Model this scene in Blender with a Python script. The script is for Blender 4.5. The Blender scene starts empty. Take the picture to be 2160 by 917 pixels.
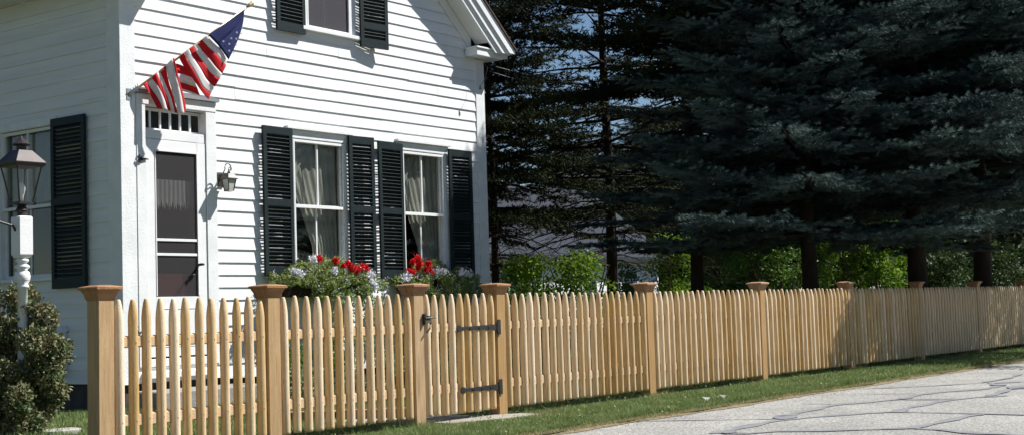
import bpy, math, random
import numpy as np
from mathutils import Vector, Matrix
random.seed(7); RNG = np.random.default_rng(11)
S = bpy.context.scene
COL = S.collection
R = math.radians

# ------------------------------------------------------------------ camera
FPX, YAW, PIT, ROL = 2969.39, .638119, .0663519, -.0319356
CAM = np.array([0, -7.2636, .8788])
_cy, _sy = math.cos(YAW), math.sin(YAW)
FW = np.array([_cy*math.cos(PIT), _sy*math.cos(PIT), math.sin(PIT)])
_R0 = np.array([_sy, -_cy, 0.]); _U0 = np.cross(_R0, FW)
RT = _R0*math.cos(ROL)+_U0*math.sin(ROL); UP = -_R0*math.sin(ROL)+_U0*math.cos(ROL)
cam = bpy.data.cameras.new('camera'); co = bpy.data.objects.new('camera', cam); COL.objects.link(co)
co.matrix_world = Matrix(((RT[0], UP[0], -FW[0], CAM[0]), (RT[1], UP[1], -FW[1], CAM[1]), (RT[2], UP[2], -FW[2], CAM[2]), (0, 0, 0, 1)))
cam.sensor_width = 36; cam.lens = FPX/2160*36; cam.clip_end = 3000; cam.clip_start = .05
S.camera = co
def ray(u, v): return FW+RT*(u-1080)/FPX-UP*(v-458.5)/FPX
def at(u, v, y): d = ray(u, v); return CAM+d*(y-CAM[1])/d[1]
def atz(u, v, z=0.): d = ray(u, v); return CAM+d*(z-CAM[2])/d[2]
def atx(u, v, x): d = ray(u, v); return CAM+d*(x-CAM[0])/d[0]

# ------------------------------------------------------------------ light
SUN = Vector((1.3, -1, 1.88)).normalized()
elev = math.asin(SUN.z)
w = bpy.data.worlds.new('World'); S.world = w; w.use_nodes = True
nt = w.node_tree; bg = nt.nodes['Background']
sky = nt.nodes.new('ShaderNodeTexSky'); sky.sky_type = 'NISHITA'; sky.sun_disc = False
sky.sun_elevation = elev; sky.sun_rotation = math.atan2(SUN.x, SUN.y); sky.air_density = 1.0; sky.dust_density = .05; sky.ozone_density = 4.0
nt.links.new(sky.outputs[0], bg.inputs[0]); bg.inputs[1].default_value = .05
sl = bpy.data.lights.new('sun', 'SUN'); sl.energy = 5; sl.angle = R(.5); sl.color = (1, .98, .95)
so = bpy.data.objects.new('sun', sl); COL.objects.link(so); so.rotation_euler = SUN.to_track_quat('Z', 'Y').to_euler()
S.view_settings.view_transform = 'Standard'; S.view_settings.look = 'None'
S.view_settings.gamma = 1; S.view_settings.exposure = .72
S.render.resolution_x = 1024; S.render.resolution_y = 434
S.cycles.max_bounces = 6; S.cycles.transparent_max_bounces = 8

# ------------------------------------------------------------------ materials
def mat(name, col, rough=.7, var=None, scale=8., bump=0., bscale=60., stretch=(1, 1, 1), rnd=0., spec=.3, metal=0., transl=0., detail=4., coord='Object', blotch=None):
    """principled with a noise mix between col and var, optional bump, per-object brightness spread"""
    m = bpy.data.materials.new(name); m.use_nodes = True; t = m.node_tree; N = t.nodes; L = t.links
    b = N['Principled BSDF']; b.inputs['Roughness'].default_value = rough; b.inputs['Metallic'].default_value = metal
    b.inputs['Specular IOR Level'].default_value = spec
    tc = N.new('ShaderNodeTexCoord'); mp = N.new('ShaderNodeMapping'); mp.inputs['Scale'].default_value = stretch
    L.new(tc.outputs[coord], mp.inputs[0])
    csock = None
    if var:
        n = N.new('ShaderNodeTexNoise'); n.inputs['Scale'].default_value = scale; n.inputs['Detail'].default_value = detail
        L.new(mp.outputs[0], n.inputs['Vector'])
        r = N.new('ShaderNodeValToRGB'); r.color_ramp.elements[0].position = .32; r.color_ramp.elements[1].position = .68
        r.color_ramp.elements[0].color = (*col, 1); r.color_ramp.elements[1].color = (*var, 1)
        L.new(n.outputs[0], r.inputs[0]); csock = r.outputs[0]
    else:
        c = N.new('ShaderNodeRGB'); c.outputs[0].default_value = (*col, 1); csock = c.outputs[0]
    if blotch:   # (scale, threshold, colour)
        n2 = N.new('ShaderNodeTexNoise'); n2.inputs['Scale'].default_value = blotch[0]; n2.inputs['Detail'].default_value = 3
        L.new(mp.outputs[0], n2.inputs['Vector'])
        r2 = N.new('ShaderNodeValToRGB'); r2.color_ramp.elements[0].position = blotch[1]; r2.color_ramp.elements[1].position = blotch[1]+.06
        r2.color_ramp.elements[0].color = (0, 0, 0, 1); r2.color_ramp.elements[1].color = (1, 1, 1, 1)
        L.new(n2.outputs[0], r2.inputs[0])
        mx = N.new('ShaderNodeMix'); mx.data_type = 'RGBA'; L.new(r2.outputs[0], mx.inputs[0]); L.new(csock, mx.inputs[6]); mx.inputs[7].default_value = (*blotch[2], 1)
        csock = mx.outputs[2]
    if rnd:
        oi = N.new('ShaderNodeObjectInfo'); mr = N.new('ShaderNodeMapRange'); mr.inputs[3].default_value = 1-rnd; mr.inputs[4].default_value = 1+rnd
        L.new(oi.outputs['Random'], mr.inputs[0])
        h = N.new('ShaderNodeHueSaturation'); L.new(mr.outputs[0], h.inputs['Value']); L.new(csock, h.inputs['Color'])
        mr2 = N.new('ShaderNodeMapRange'); mr2.inputs[3].default_value = 1+rnd*1.2; mr2.inputs[4].default_value = 1-rnd*1.2
        L.new(oi.outputs['Random'], mr2.inputs[0]); L.new(mr2.outputs[0], h.inputs['Saturation'])
        csock = h.outputs[0]
    L.new(csock, b.inputs['Base Color'])
    if bump:
        n3 = N.new('ShaderNodeTexNoise'); n3.inputs['Scale'].default_value = bscale; n3.inputs['Detail'].default_value = 5
        L.new(mp.outputs[0], n3.inputs['Vector'])
        bp = N.new('ShaderNodeBump'); bp.inputs['Strength'].default_value = bump; bp.inputs['Distance'].default_value = .01
        L.new(n3.outputs[0], bp.inputs['Height']); L.new(bp.outputs[0], b.inputs['Normal'])
    if transl:
        tr = N.new('ShaderNodeBsdfTranslucent'); L.new(csock, tr.inputs[0]); ms = N.new('ShaderNodeMixShader'); ms.inputs[0].default_value = transl
        L.new(b.outputs[0], ms.inputs[1]); L.new(tr.outputs[0], ms.inputs[2]); L.new(ms.outputs[0], N['Material Output'].inputs[0])
    return m
def glassmat(name, tint, refl=.08):
    m = bpy.data.materials.new(name); m.use_nodes = True; t = m.node_tree; N = t.nodes; L = t.links
    N.remove(N['Principled BSDF'])
    tr = N.new('ShaderNodeBsdfTransparent'); tr.inputs[0].default_value = (*tint, 1)
    g = N.new('ShaderNodeBsdfGlossy'); g.inputs['Roughness'].default_value = .02
    lw = N.new('ShaderNodeLayerWeight'); lw.inputs[0].default_value = .5; pw = N.new('ShaderNodeMath'); pw.operation = 'POWER'; pw.inputs[1].default_value = 4.; L.new(lw.outputs['Facing'], pw.inputs[0])
    fr = N.new('ShaderNodeMath'); fr.operation = 'MULTIPLY_ADD'; fr.inputs[1].default_value = .9; fr.inputs[2].default_value = refl*.5; L.new(pw.outputs[0], fr.inputs[0])
    nz = N.new('ShaderNodeTexNoise'); nz.inputs['Scale'].default_value = 3.; bp = N.new('ShaderNodeBump'); bp.inputs['Strength'].default_value = .12; bp.inputs['Distance'].default_value = .02
    L.new(nz.outputs[0], bp.inputs['Height']); L.new(bp.outputs[0], g.inputs['Normal'])
    mx = N.new('ShaderNodeMixShader'); L.new(fr.outputs[0], mx.inputs[0]); L.new(tr.outputs[0], mx.inputs[1]); L.new(g.outputs[0], mx.inputs[2])
    L.new(mx.outputs[0], N['Material Output'].inputs[0]); return m
def screenmat(name, col, thru):
    m = bpy.data.materials.new(name); m.use_nodes = True; t = m.node_tree; N = t.nodes; L = t.links
    b = N['Principled BSDF']; b.inputs['Base Color'].default_value = (*col, 1); b.inputs['Roughness'].default_value = .6
    tr = N.new('ShaderNodeBsdfTransparent'); mx = N.new('ShaderNodeMixShader'); mx.inputs[0].default_value = thru
    L.new(b.outputs[0], mx.inputs[1]); L.new(tr.outputs[0], mx.inputs[2]); L.new(mx.outputs[0], N['Material Output'].inputs[0]); return m

M = {}
M['white'] = mat('white_paint', (.80, .80, .79), .6, (.74, .745, .74), 3., .25, 45, stretch=(1, 1, 3), spec=.25)
M['siding'] = mat('white_clapboard_paint', (.82, .82, .81), .6, (.72, .735, .74), 1.8, .35, 70, stretch=(.5, .5, 6), spec=.25, blotch=(2.6, .70, (.64, .65, .64)))
M['trim'] = mat('white_trim_paint', (.80, .81, .80), .55, (.70, .715, .71), 5., .35, 55, spec=.3)
M['soffit'] = mat('soffit_paint', (.74, .74, .72), .6, (.68, .68, .66), 4.)
M['shutter'] = mat('dark_green_paint', (.005, .013, .014), .55, (.009, .019, .020), 9., .2, 60, spec=.25)
M['cap'] = mat('cedar_cap', (.42, .24, .13), .65, (.27, .14, .075), 7., .4, 60, stretch=(1, 9, 1), rnd=.12)
M['post'] = mat('cedar_post', (.37, .235, .115), .65, (.49, .325, .165), 7., .4, 60, stretch=(9, 9, .6), rnd=.10, blotch=(1.8, .64, (.30, .17, .085)))
M['picket'] = mat('cedar_picket', (.56, .385, .205), .65, (.72, .545, .335), 8., .4, 70, stretch=(5, 5, .45), rnd=.2, blotch=(8., .69, (.36, .21, .10)))
M['rail'] = mat('cedar_rail', (.52, .35, .19), .65, (.60, .43, .26), 6., .3, 60, stretch=(.4, 5, 5))
M['iron'] = mat('black_iron', (.012, .012, .014), .45, (.02, .02, .022), 20, .3, 60, spec=.5)
M['bronze'] = mat('bronze_metal', (.035, .026, .025), .42, (.055, .042, .038), 14, metal=.3, spec=.5)
M['lantern_glass'] = glassmat('lantern_glass', (.88, .9, .88))
M['glass'] = glassmat('window_glass', (.82, .83, .80))
M['screen'] = screenmat('insect_screen', (.05, .045, .055), .35)
M['door_screen'] = screenmat('door_screen', (.045, .04, .042), .6)
M['curtain'] = mat('curtain_fabric', (.66, .66, .63), .9, (.55, .55, .53), 4., transl=.25)
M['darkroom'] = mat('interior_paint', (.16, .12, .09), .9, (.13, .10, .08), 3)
M['shingle'] = mat('brown_shingles', (.10, .055, .04), .9, (.06, .035, .028), 18., .8, 60)
M['foundation'] = mat('foundation_stone', (.055, .05, .048), .95, (.09, .08, .075), 6., .6, 30)
M['granite'] = mat('granite', (.33, .32, .30), .85, (.20, .195, .19), 60., .5, 90)
M['concrete'] = mat('concrete', (.34, .31, .26), .9, (.26, .24, .20), 12., .5, 80)
M['brick'] = mat('brick', (.33, .17, .12), .9, (.42, .24, .17), 14., .5, 60)
M['lawn'] = mat('lawn_soil', (.05, .065, .025), .95, (.08, .09, .04), 3., .6, 90)
M['verge'] = mat('sandy_verge', (.27, .21, .12), .95, (.17, .135, .08), 14., .8, 120)
M['ground'] = mat('woodland_ground', (.035, .04, .018), .95, (.05, .045, .025), 2., .5, 40)
M['grass'] = mat('grass_blades', (.115, .18, .05), .7, (.26, .32, .12), 3.5, transl=.3, detail=8)
M['dry'] = mat('dry_grass', (.38, .33, .17), .8, (.30, .30, .13), 3., transl=.2)
M['bark'] = mat('spruce_bark', (.038, .028, .022), .95, (.025, .018, .015), 14., .9, 30, stretch=(1, 1, .3))
M['spruce'] = mat('blue_spruce_needles', (.012, .023, .026), .8, (.15, .21, .185), 2.6, detail=9, transl=.05, spec=.04)
M['conifer'] = mat('dark_conifer_needles', (.009, .013, .007), .85, (.036, .046, .015), 1.1, detail=6, transl=.10, spec=.1)
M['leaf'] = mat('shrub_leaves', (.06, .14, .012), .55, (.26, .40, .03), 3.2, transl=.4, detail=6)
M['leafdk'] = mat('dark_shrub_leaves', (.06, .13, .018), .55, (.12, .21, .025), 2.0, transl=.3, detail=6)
M['rose'] = mat('rose_leaves', (.085, .13, .05), .6, (.25, .22, .11), 9.0, transl=.2, detail=6)
M['stem'] = mat('woody_stem', (.10, .065, .035), .9, (.07, .045, .03), 9.)
M['foliage'] = mat('bedding_leaves', (.17, .25, .045), .55, (.33, .38, .13), 14.0, transl=.3)
M['varieg'] = mat('variegated_leaves', (.45, .52, .34), .6, (.16, .26, .10), 22.0, transl=.2)
M['red'] = mat('red_petals', (.75, .012, .012), .6, (.62, .006, .02), 20, transl=.2)
M['wpetal'] = mat('white_petals', (.85, .85, .86), .6, (.75, .74, .82), 20, transl=.2)
M['ppetal'] = mat('purple_petals', (.30, .24, .50), .6, (.42, .36, .60), 20, transl=.2)
M['basket'] = mat('coco_fibre_liner', (.022, .014, .010), .95, (.035, .024, .016), 20, .8, 80)
M['fred'] = mat('flag_red', (.66, .02, .028), .8, (.60, .018, .025), 5, transl=.3)
M['fwhite'] = mat('flag_white', (.80, .77, .74), .8, (.74, .71, .69), 5, transl=.3)
M['fblue'] = mat('flag_blue', (.020, .028, .12), .8, (.028, .038, .15), 5, transl=.25)
M['brass'] = mat('brass_finial', (.60, .42, .22), .4, metal=.6)
M['bulb'] = mat('white_bulb', (.85, .85, .82), .3)
M['stone'] = mat('stepping_stone', (.42, .40, .36), .9, (.32, .31, .28), 9., .5, 50)
M['seal'] = mat('tar_seal', (.165, .17, .18), .9, (.23, .23, .235), 6., .3, 90)
M['nroof'] = mat('grey_roof_shingles', (.030, .036, .046), .95, (.024, .029, .038), 5., .5, 30)
M['nwall'] = mat('neighbour_white_wall', (.75, .76, .78), .8)
M['paper'] = mat('pale_paper', (.50, .50, .44), .9)
M['drip'] = mat('grey_flashing', (.24, .25, .27), .6)
M['shadeleaf'] = mat('shade_leaves', (.035, .06, .018), .6, (.06, .10, .025), 1.5, transl=.3)  # leaf tone kept dark, standing in for shade on shrubs and undergrowth
# asphalt: pale chip-seal aggregate
def asphalt():
    m = bpy.data.materials.new('chip_asphalt'); m.use_nodes = True; t = m.node_tree; N = t.nodes; L = t.links; b = N['Principled BSDF']
    tc = N.new('ShaderNodeTexCoord')
    v = N.new('ShaderNodeTexVoronoi'); v.inputs['Scale'].default_value = 75; L.new(tc.outputs['Object'], v.inputs['Vector'])
    r = N.new('ShaderNodeValToRGB'); e = r.color_ramp.elements; e[0].position = 0; e[0].color = (.15, .145, .13, 1); e[1].position = 1; e[1].color = (.42, .41, .375, 1)
    e2 = e.new(.45); e2.color = (.27, .26, .235, 1)
    sp = N.new('ShaderNodeSeparateColor'); L.new(v.outputs['Color'], sp.inputs[0]); L.new(sp.outputs[0], r.inputs[0])
    n = N.new('ShaderNodeTexNoise'); n.inputs['Scale'].default_value = 1.1; n.inputs['Detail'].default_value = 8; L.new(tc.outputs['Object'], n.inputs['Vector'])
    mr = N.new('ShaderNodeMapRange'); mr.inputs[1].default_value = .3; mr.inputs[2].default_value = .7; mr.inputs[3].default_value = .80; mr.inputs[4].default_value = 1.12; L.new(n.outputs[0], mr.inputs[0])
    h = N.new('ShaderNodeHueSaturation'); L.new(r.outputs[0], h.inputs['Color']); L.new(mr.outputs[0], h.inputs['Value']); L.new(h.outputs[0], b.inputs['Base Color'])
    b.inputs['Roughness'].default_value = .85
    bp = N.new('ShaderNodeBump'); bp.inputs['Strength'].default_value = .7; bp.inputs['Distance'].default_value = .006; L.new(v.outputs['Distance'], bp.inputs['Height']); L.new(bp.outputs[0], b.inputs['Normal'])
    return m
M['road'] = asphalt()

# ------------------------------------------------------------------ mesh helpers
class MB:
    def __init__(s): s.v = []; s.f = []; s.m = []
    def add(s, vs, fs, mi=0):
        o = len(s.v); s.v += [tuple(map(float, p)) for p in vs]; s.f += [tuple(o+i for i in f) for f in fs]; s.m += [mi]*len(fs); return s
    def box(s, x0, x1, y0, y1, z0, z1, mi=0):
        return s.add([(x0, y0, z0), (x1, y0, z0), (x1, y1, z0), (x0, y1, z0), (x0, y0, z1), (x1, y0, z1), (x1, y1, z1), (x0, y1, z1)],
              [(0, 3, 2, 1), (4, 5, 6, 7), (0, 1, 5, 4), (1, 2, 6, 5), (2, 3, 7, 6), (3, 0, 4, 7)], mi)
    def hexa(s, p, mi=0):
        return s.add(p, [(0, 3, 2, 1), (4, 5, 6, 7), (0, 1, 5, 4), (1, 2, 6, 5), (2, 3, 7, 6), (3, 0, 4, 7)], mi)
    def prism(s, poly, axis, a, b, mi=0):
        """polygon in the two other axes, extruded a..b along axis"""
        n = len(poly); vs = []
        for t in (a, b):
            for p, q in poly: vs.append({'x': (t, p, q), 'y': (p, t, q), 'z': (p, q, t)}[axis])
        return s.add(vs, [tuple(range(n))[::-1], tuple(range(n, 2*n))]+[(i, (i+1) % n, n+(i+1) % n, n+i) for i in range(n)], mi)
    def lathe(s, prof, c=(0, 0, 0), n=12, mi=0):
        vs = []; fs = []
        for r, z in prof:
            for k in range(n): a = 2*math.pi*k/n; vs.append((c[0]+r*math.cos(a), c[1]+r*math.sin(a), c[2]+z))
        for i in range(len(prof)-1):
            for k in range(n): fs.append((i*n+k, i*n+(k+1) % n, (i+1)*n+(k+1) % n, (i+1)*n+k))
        fs.append(tuple(range(n))[::-1]); fs.append(tuple(range((len(prof)-1)*n, len(prof)*n)))
        return s.add(vs, fs, mi)
    def frus(s, rings, mi=0):
        """rings: list of (cx,cy,hx,hy,z) rectangles stacked"""
        vs = []; fs = []
        for cx, cy, hx, hy, z in rings: vs += [(cx-hx, cy-hy, z), (cx+hx, cy-hy, z), (cx+hx, cy+hy, z), (cx-hx, cy+hy, z)]
        for i in range(len(rings)-1):
            for k in range(4): fs.append((i*4+k, i*4+(k+1) % 4, (i+1)*4+(k+1) % 4, (i+1)*4+k))
        fs.append((3, 2, 1, 0)); q = (len(rings)-1)*4; fs.append((q, q+1, q+2, q+3))
        return s.add(vs, fs, mi)
    def tube(s, pts, r, n=6, mi=0):
        P = [Vector(p) for p in pts]; rs = r if hasattr(r, '__len__') else [r]*len(P); vs = []; fs = []
        up = Vector((0, 0, 1))
        for i, p in enumerate(P):
            d = (P[min(i+1, len(P)-1)]-P[max(i-1, 0)]).normalized()
            a = d.cross(up if abs(d.dot(up)) < .95 else Vector((1, 0, 0))).normalized(); b = d.cross(a)
            for k in range(n): t = 2*math.pi*k/n; vs.append(tuple(p+(a*math.cos(t)+b*math.sin(t))*rs[i]))
        for i in range(len(P)-1):
            for k in range(n): fs.append((i*n+k, i*n+(k+1) % n, (i+1)*n+(k+1) % n, (i+1)*n+k))
        fs.append(tuple(range(n))[::-1]); fs.append(tuple(range((len(P)-1)*n, len(P)*n)))
        return s.add(vs, fs, mi)
    def build(s, name, mats, parent=None, smooth=False, bevel=0, loc=None):
        me = bpy.data.meshes.new(name); me.from_pydata(s.v, [], s.f)
        if not isinstance(mats, (list, tuple)): mats = [mats]
        for m in mats: me.materials.append(m)
        me.polygons.foreach_set('material_index', s.m)
        import bmesh
        bm = bmesh.new(); bm.from_mesh(me); bmesh.ops.recalc_face_normals(bm, faces=bm.faces[:])
        if bevel: bmesh.ops.bevel(bm, geom=bm.edges[:], offset=bevel, segments=1, affect='EDGES')
        bm.to_mesh(me); bm.free()
        if smooth: me.polygons.foreach_set('use_smooth', [True]*len(me.polygons))
        me.update()
        o = bpy.data.objects.new(name, me); COL.objects.link(o)
        if parent is not None:
            o.parent = parent; off = world_of(parent); me.transform(Matrix.Translation(-off))
        return o
def world_of(o):
    v = Vector((0, 0, 0))
    while o is not None: v = v+Vector(o.location); o = o.parent
    return v
def tag(o, label=None, cat=None, group=None, kind=None):
    if label: o['label'] = label
    if cat: o['category'] = cat
    if group: o['group'] = group
    if kind: o['kind'] = kind
    return o
def empty(name, loc, label, cat, group=None):
    o = bpy.data.objects.new(name, None); o.empty_display_size = .2; COL.objects.link(o); o.location = loc
    return tag(o, label, cat, group)
def npmesh(name, V, F, mats, mi=None, parent=None, loc=None):
    """V (n,3) array, F (m,k) array of equal-size faces"""
    me = bpy.data.meshes.new(name); V = np.asarray(V, np.float32); F = np.asarray(F, np.int32); m, k = F.shape
    me.vertices.add(len(V)); me.vertices.foreach_set('co', V.ravel())
    me.loops.add(m*k); me.loops.foreach_set('vertex_index', F.ravel())
    me.polygons.add(m); me.polygons.foreach_set('loop_start', np.arange(m, dtype=np.int32)*k)
    try: me.polygons.foreach_set('loop_total', np.full(m, k, np.int32))
    except Exception: pass
    for x in (mats if isinstance(mats, (list, tuple)) else [mats]): me.materials.append(x)
    if mi is not None: me.polygons.foreach_set('material_index', np.asarray(mi, np.int32))
    me.update(calc_edges=True); me.validate()
    o = bpy.data.objects.new(name, me); COL.objects.link(o)
    if parent is not None:
        o.parent = parent; me.transform(Matrix.Translation(-world_of(parent)))
    return o
def frames(D, roll):
    """orthonormal frames (n,3,3) rows = axes, first axis D"""
    D = D/np.linalg.norm(D, axis=1, keepdims=True)
    up = np.tile([0., 0, 1.], (len(D), 1)); up[np.abs(D[:, 2]) > .95] = [1., 0, 0]
    A = np.cross(up, D); A /= np.linalg.norm(A, axis=1, keepdims=True); B = np.cross(D, A)
    c, s_ = np.cos(roll)[:, None], np.sin(roll)[:, None]
    return np.stack([D, A*c+B*s_, -A*s_+B*c], 1)
def scatter(tv, tf, P, D, size, roll):
    Fm = frames(D, roll); V = np.einsum('vk,nkj->nvj', tv, Fm)*size[:, None, None]+P[:, None, :]
    n, k = len(P), len(tv)
    F = (tf[None]+(np.arange(n)*k)[:, None, None]).reshape(-1, tf.shape[1])
    return V.reshape(-1, 3), F
def rdir(n, zb=0., sp=1.):
    d = RNG.normal(size=(n, 3)); d[:, 2] = d[:, 2]*sp+zb; return d/np.linalg.norm(d, axis=1, keepdims=True)
# leaf: folded diamond of two triangles... as quads-free tris
LEAF_V = np.array([[0, 0, 0], [.5, .28, .10], [1, 0, -.05], [.5, -.28, .10]]); LEAF_F = np.array([[0, 1, 2], [0, 2, 3]])
LEAF2_V = np.array([[0, 0, 0], [.3, .27, .09], [.72, .24, .08], [1, 0, -.08], [.72, -.24, .08], [.3, -.27, .09], [.5, 0, 0]])
LEAF2_F = np.array([[0, 1, 6], [1, 2, 6], [2, 3, 6], [3, 4, 6], [4, 5, 6], [5, 0, 6]])
def leaves(P, size, zb=.2, tpl=0):
    n = len(P); sz = size*RNG.uniform(.6, 1.25, n); D = rdir(n, zb)
    return scatter(LEAF2_V if tpl else LEAF_V, LEAF2_F if tpl else LEAF_F, P, D, sz, RNG.uniform(0, 6.28, n))
def clump_points(n, blobs):
    """points in the shells of many small ellipsoidal clumps: blobs = list of (centre, radii, weight)"""
    W = np.array([b[2] for b in blobs], float); W /= W.sum(); idx = RNG.choice(len(blobs), n, p=W)
    C_ = np.array([b[0] for b in blobs])[idx]; Rr = np.array([b[1] for b in blobs])[idx]
    d = rdir(n); r = RNG.uniform(.45, 1.0, n)**.6
    return C_+d*Rr*r[:, None]

# ================================================================== SETTING
FY = 0.0; DH = 4.611
HX0, HX1 = 9.25, 15.40
HC = (HX0+HX1)/2
o = MB().box(-400, 900, -500, 900, -1.0, -.06).build('ground', M['ground']); tag(o, 'dark woodland soil stretching away beneath the trees', 'ground', kind='structure')
# road sheet
o = MB().add([(-60, -9, -.035), (200, -9, -.035), (200, -1.2, -.035), (-60, -1.2, -.035)], [(0, 1, 2, 3)]).build('road', M['road']); road = tag(o, 'pale chip-sealed asphalt road with dark crack seal lines', 'road', kind='structure')
# verge strip of sand with a wavy edge and lawn slab
def wavy(x, a=.03): return a*(math.sin(x*2.1)+.6*math.sin(x*5.3+1)+.4*math.sin(x*11.7+2))
mb = MB(); xs = [i*.12 for i in range(0, 460)]
for i in range(len(xs)-1):
    a, b = xs[i], xs[i+1]
    mb.add([(a, -1.30+wavy(a, .022), -.031), (b, -1.30+wavy(b, .022), -.031), (b, -1.05, .002), (a, -1.05, .002)], [(0, 1, 2, 3)])
tag(mb.build('verge', M['verge']), 'sandy dry verge between grass and road', 'verge', kind='structure')
mb = MB()
for i in range(len(xs)-1):
    a, b = xs[i], xs[i+1]
    mb.add([(a, -1.24+wavy(a+3, .02), -.02), (b, -1.24+wavy(b+3, .02), -.02), (b, -1.02, .006), (a, -1.02, .006)], [(0, 1, 2, 3)])
    mb.add([(a, -1.02, .006), (b, -1.02, .006), (b, 40, .006), (a, 40, .006)], [(0, 1, 2, 3)])
mb.add([(-40, -1.02, .006), (0, -1.02, .006), (0, 40, .006), (-40, 40, .006)], [(0, 1, 2, 3)])
tag(mb.build('lawn', M['lawn']), 'green lawn around the white house and fence', 'lawn', kind='structure')

# crack seal lines on the road (a part of the road)
def crk(pts, w): return [tuple(atz(1300+x/2.5116, 780+y/2.5116, -.031)) for x, y in pts], w
mb = MB()
cr = [crk([(40, 272), (300, 266), (560, 261), (760, 256), (860, 257)], .02),
      crk([(510, 334), (600, 322), (660, 303), (740, 283), (860, 262), (950, 256), (1080, 246), (1260, 230), (1400, 222), (1480, 218), (1560, 198), (1640, 180), (1740, 156), (1900, 144), (2080, 133)], .055),
      crk([(850, 242), (905, 238), (990, 215), (1100, 195), (1190, 180), (1330, 170), (1500, 152), (1600, 128), (1800, 110), (1950, 97), (2040, 80), (1990, 68), (2160, 60)], .05),
      crk([(980, 177), (1090, 176), (1190, 181)], .018),
      crk([(560, 330), (700, 333), (850, 322), (1100, 320), (1400, 312), (1550, 305), (1640, 287), (1780, 261), (1900, 238), (1940, 233)], .05),
      crk([(1420, 219), (1600, 222), (1900, 230), (2160, 235), (2600, 240)], .035),
      crk([(1550, 306), (1700, 315), (1800, 325), (1880, 332), (2200, 342)], .05),
      crk([(1190, 100), (1400, 95), (1700, 80), (1950, 66), (2100, 35), (2160, 18)], .03),
      crk([(1330, 126), (1500, 123), (1620, 121)], .02),
      crk([(1480, 155), (1720, 153), (1790, 149)], .03),
      crk([(1960, 138), (2100, 100), (2200, 90)], .05),
      crk([(860, 262), (905, 242), (850, 243)], .07), crk([(1500, 150), (1560, 150)], .09), crk([(560, 331), (640, 331)], .09), crk([(1990, 76), (2040, 82)], .08), crk([(2100, 98), (2140, 84)], .09)]
for ci, (pts, wd) in enumerate(cr):
    P = []
    for a, b in zip(pts[:-1], pts[1:]):
        a, b = np.array(a), np.array(b); k = max(2, int(np.linalg.norm(b-a)/.12))
        for j in range(k): P.append(a+(b-a)*j/k)
    P.append(np.array(pts[-1])); n = len(P); vs = []
    for i, p in enumerate(P):
        d = P[min(i+1, n-1)]-P[max(i-1, 0)]; d = d/(np.linalg.norm(d)+1e-9); q = np.array([-d[1], d[0], 0])
        ww = wd*1.75*(.75+.3*math.sin(i*.9+p[0]*3)+random.uniform(-.12, .12))*(.35 if i in (0, n-1) else 1); off = .02*math.sin(i*.55+ci)
        vs += [p+q*(off+ww/1.4)+np.array([0, 0, ci*.0004]), p+q*(off-ww/1.4)+np.array([0, 0, ci*.0004])]
    mb.add(vs, [(2*i, 2*i+1, 2*i+3, 2*i+2) for i in range(n-1)])
mb.build('crack_seal', M['seal'], road)

# grass blades (stuff)
PXT = [5.48, 6.896, 8.448, 9.515]+[9.515+2.437*k for k in range(1, 7)]
def blades(n, xr, yr, h, wdt, dens=None):
    x = RNG.uniform(*xr, n) if dens is None else xr[0]+(xr[1]-xr[0])*RNG.uniform(0, 1, n)**dens
    y = RNG.uniform(*yr, n)
    hh = h*RNG.uniform(.45, 1.2, n)*(1+.35*np.sin(x*3.1+np.sin(y*4)*2)*np.sin(y*5.3+1)); a = RNG.uniform(0, 6.28, n)
    hh *= np.where(np.abs(y+.03) < .17, .45, 1.); ww = wdt*RNG.uniform(.6, 1.3, n); P = np.stack([x, y, np.zeros(n)], 1)
    q = np.stack([np.cos(a), np.sin(a), np.zeros(n)], 1)*ww[:, None]; l = RNG.normal(size=(n, 3))*(hh*.45)[:, None]; l[:, 2] = hh
    V = np.stack([P-q, P+q, P+l], 1).reshape(-1, 3); F = np.arange(3*n).reshape(-1, 3); return V, F
parts = []; mi = []
def addg(v, f, k):
    off = sum(len(p[0]) for p in parts); parts.append((v, f+off)); mi.extend([k]*len(f))
addg(*blades(90000, (5.5, 14), (-1.21, .12), .040, .0035), 0)
addg(*blades(60000, (14, 36), (-1.20, .15), .048, .006, 1.5), 0)
addg(*blades(70000, (5.5, 16), (.1, 4.5), .055, .006), 0)
addg(*blades(30000, (16, 34), (.1, 3.5), .06, .010), 0)
v, f = blades(26000, (5.5, 26), (-1.29, -1.12), .022, .003, 1.3); v[:, 2] -= .014; addg(v, f, 1)
addg(*blades(15000, (5.5, 26), (-1.12, 0), .035, .003, 1.3), 1)
for k in range(340):
    if k < 120: tx, ty = PXT[k % len(PXT)]+RNG.normal()*.10, RNG.uniform(-.14, .10)
    else: tx, ty = 5.6+20*RNG.uniform()**1.4, RNG.uniform(-1.2, .1)
    nb_ = 34; a_ = RNG.normal(size=(nb_, 2))*.028; hh_ = RNG.uniform(.04, .085)*RNG.uniform(.5, 1, nb_); P_ = np.stack([tx+a_[:, 0], ty+a_[:, 1], np.zeros(nb_)], 1)
    an = RNG.uniform(0, 6.28, nb_); q_ = np.stack([np.cos(an), np.sin(an), 0*an], 1)*.003; l_ = np.stack([a_[:, 0]*1.3, a_[:, 1]*1.3, hh_], 1)
    addg(np.stack([P_-q_, P_+q_, P_+l_], 1).reshape(-1, 3), np.arange(3*nb_).reshape(-1, 3), 0 if k % 4 else 1)
V = np.concatenate([p[0] for p in parts]); Fc = np.concatenate([p[1] for p in parts])
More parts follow.
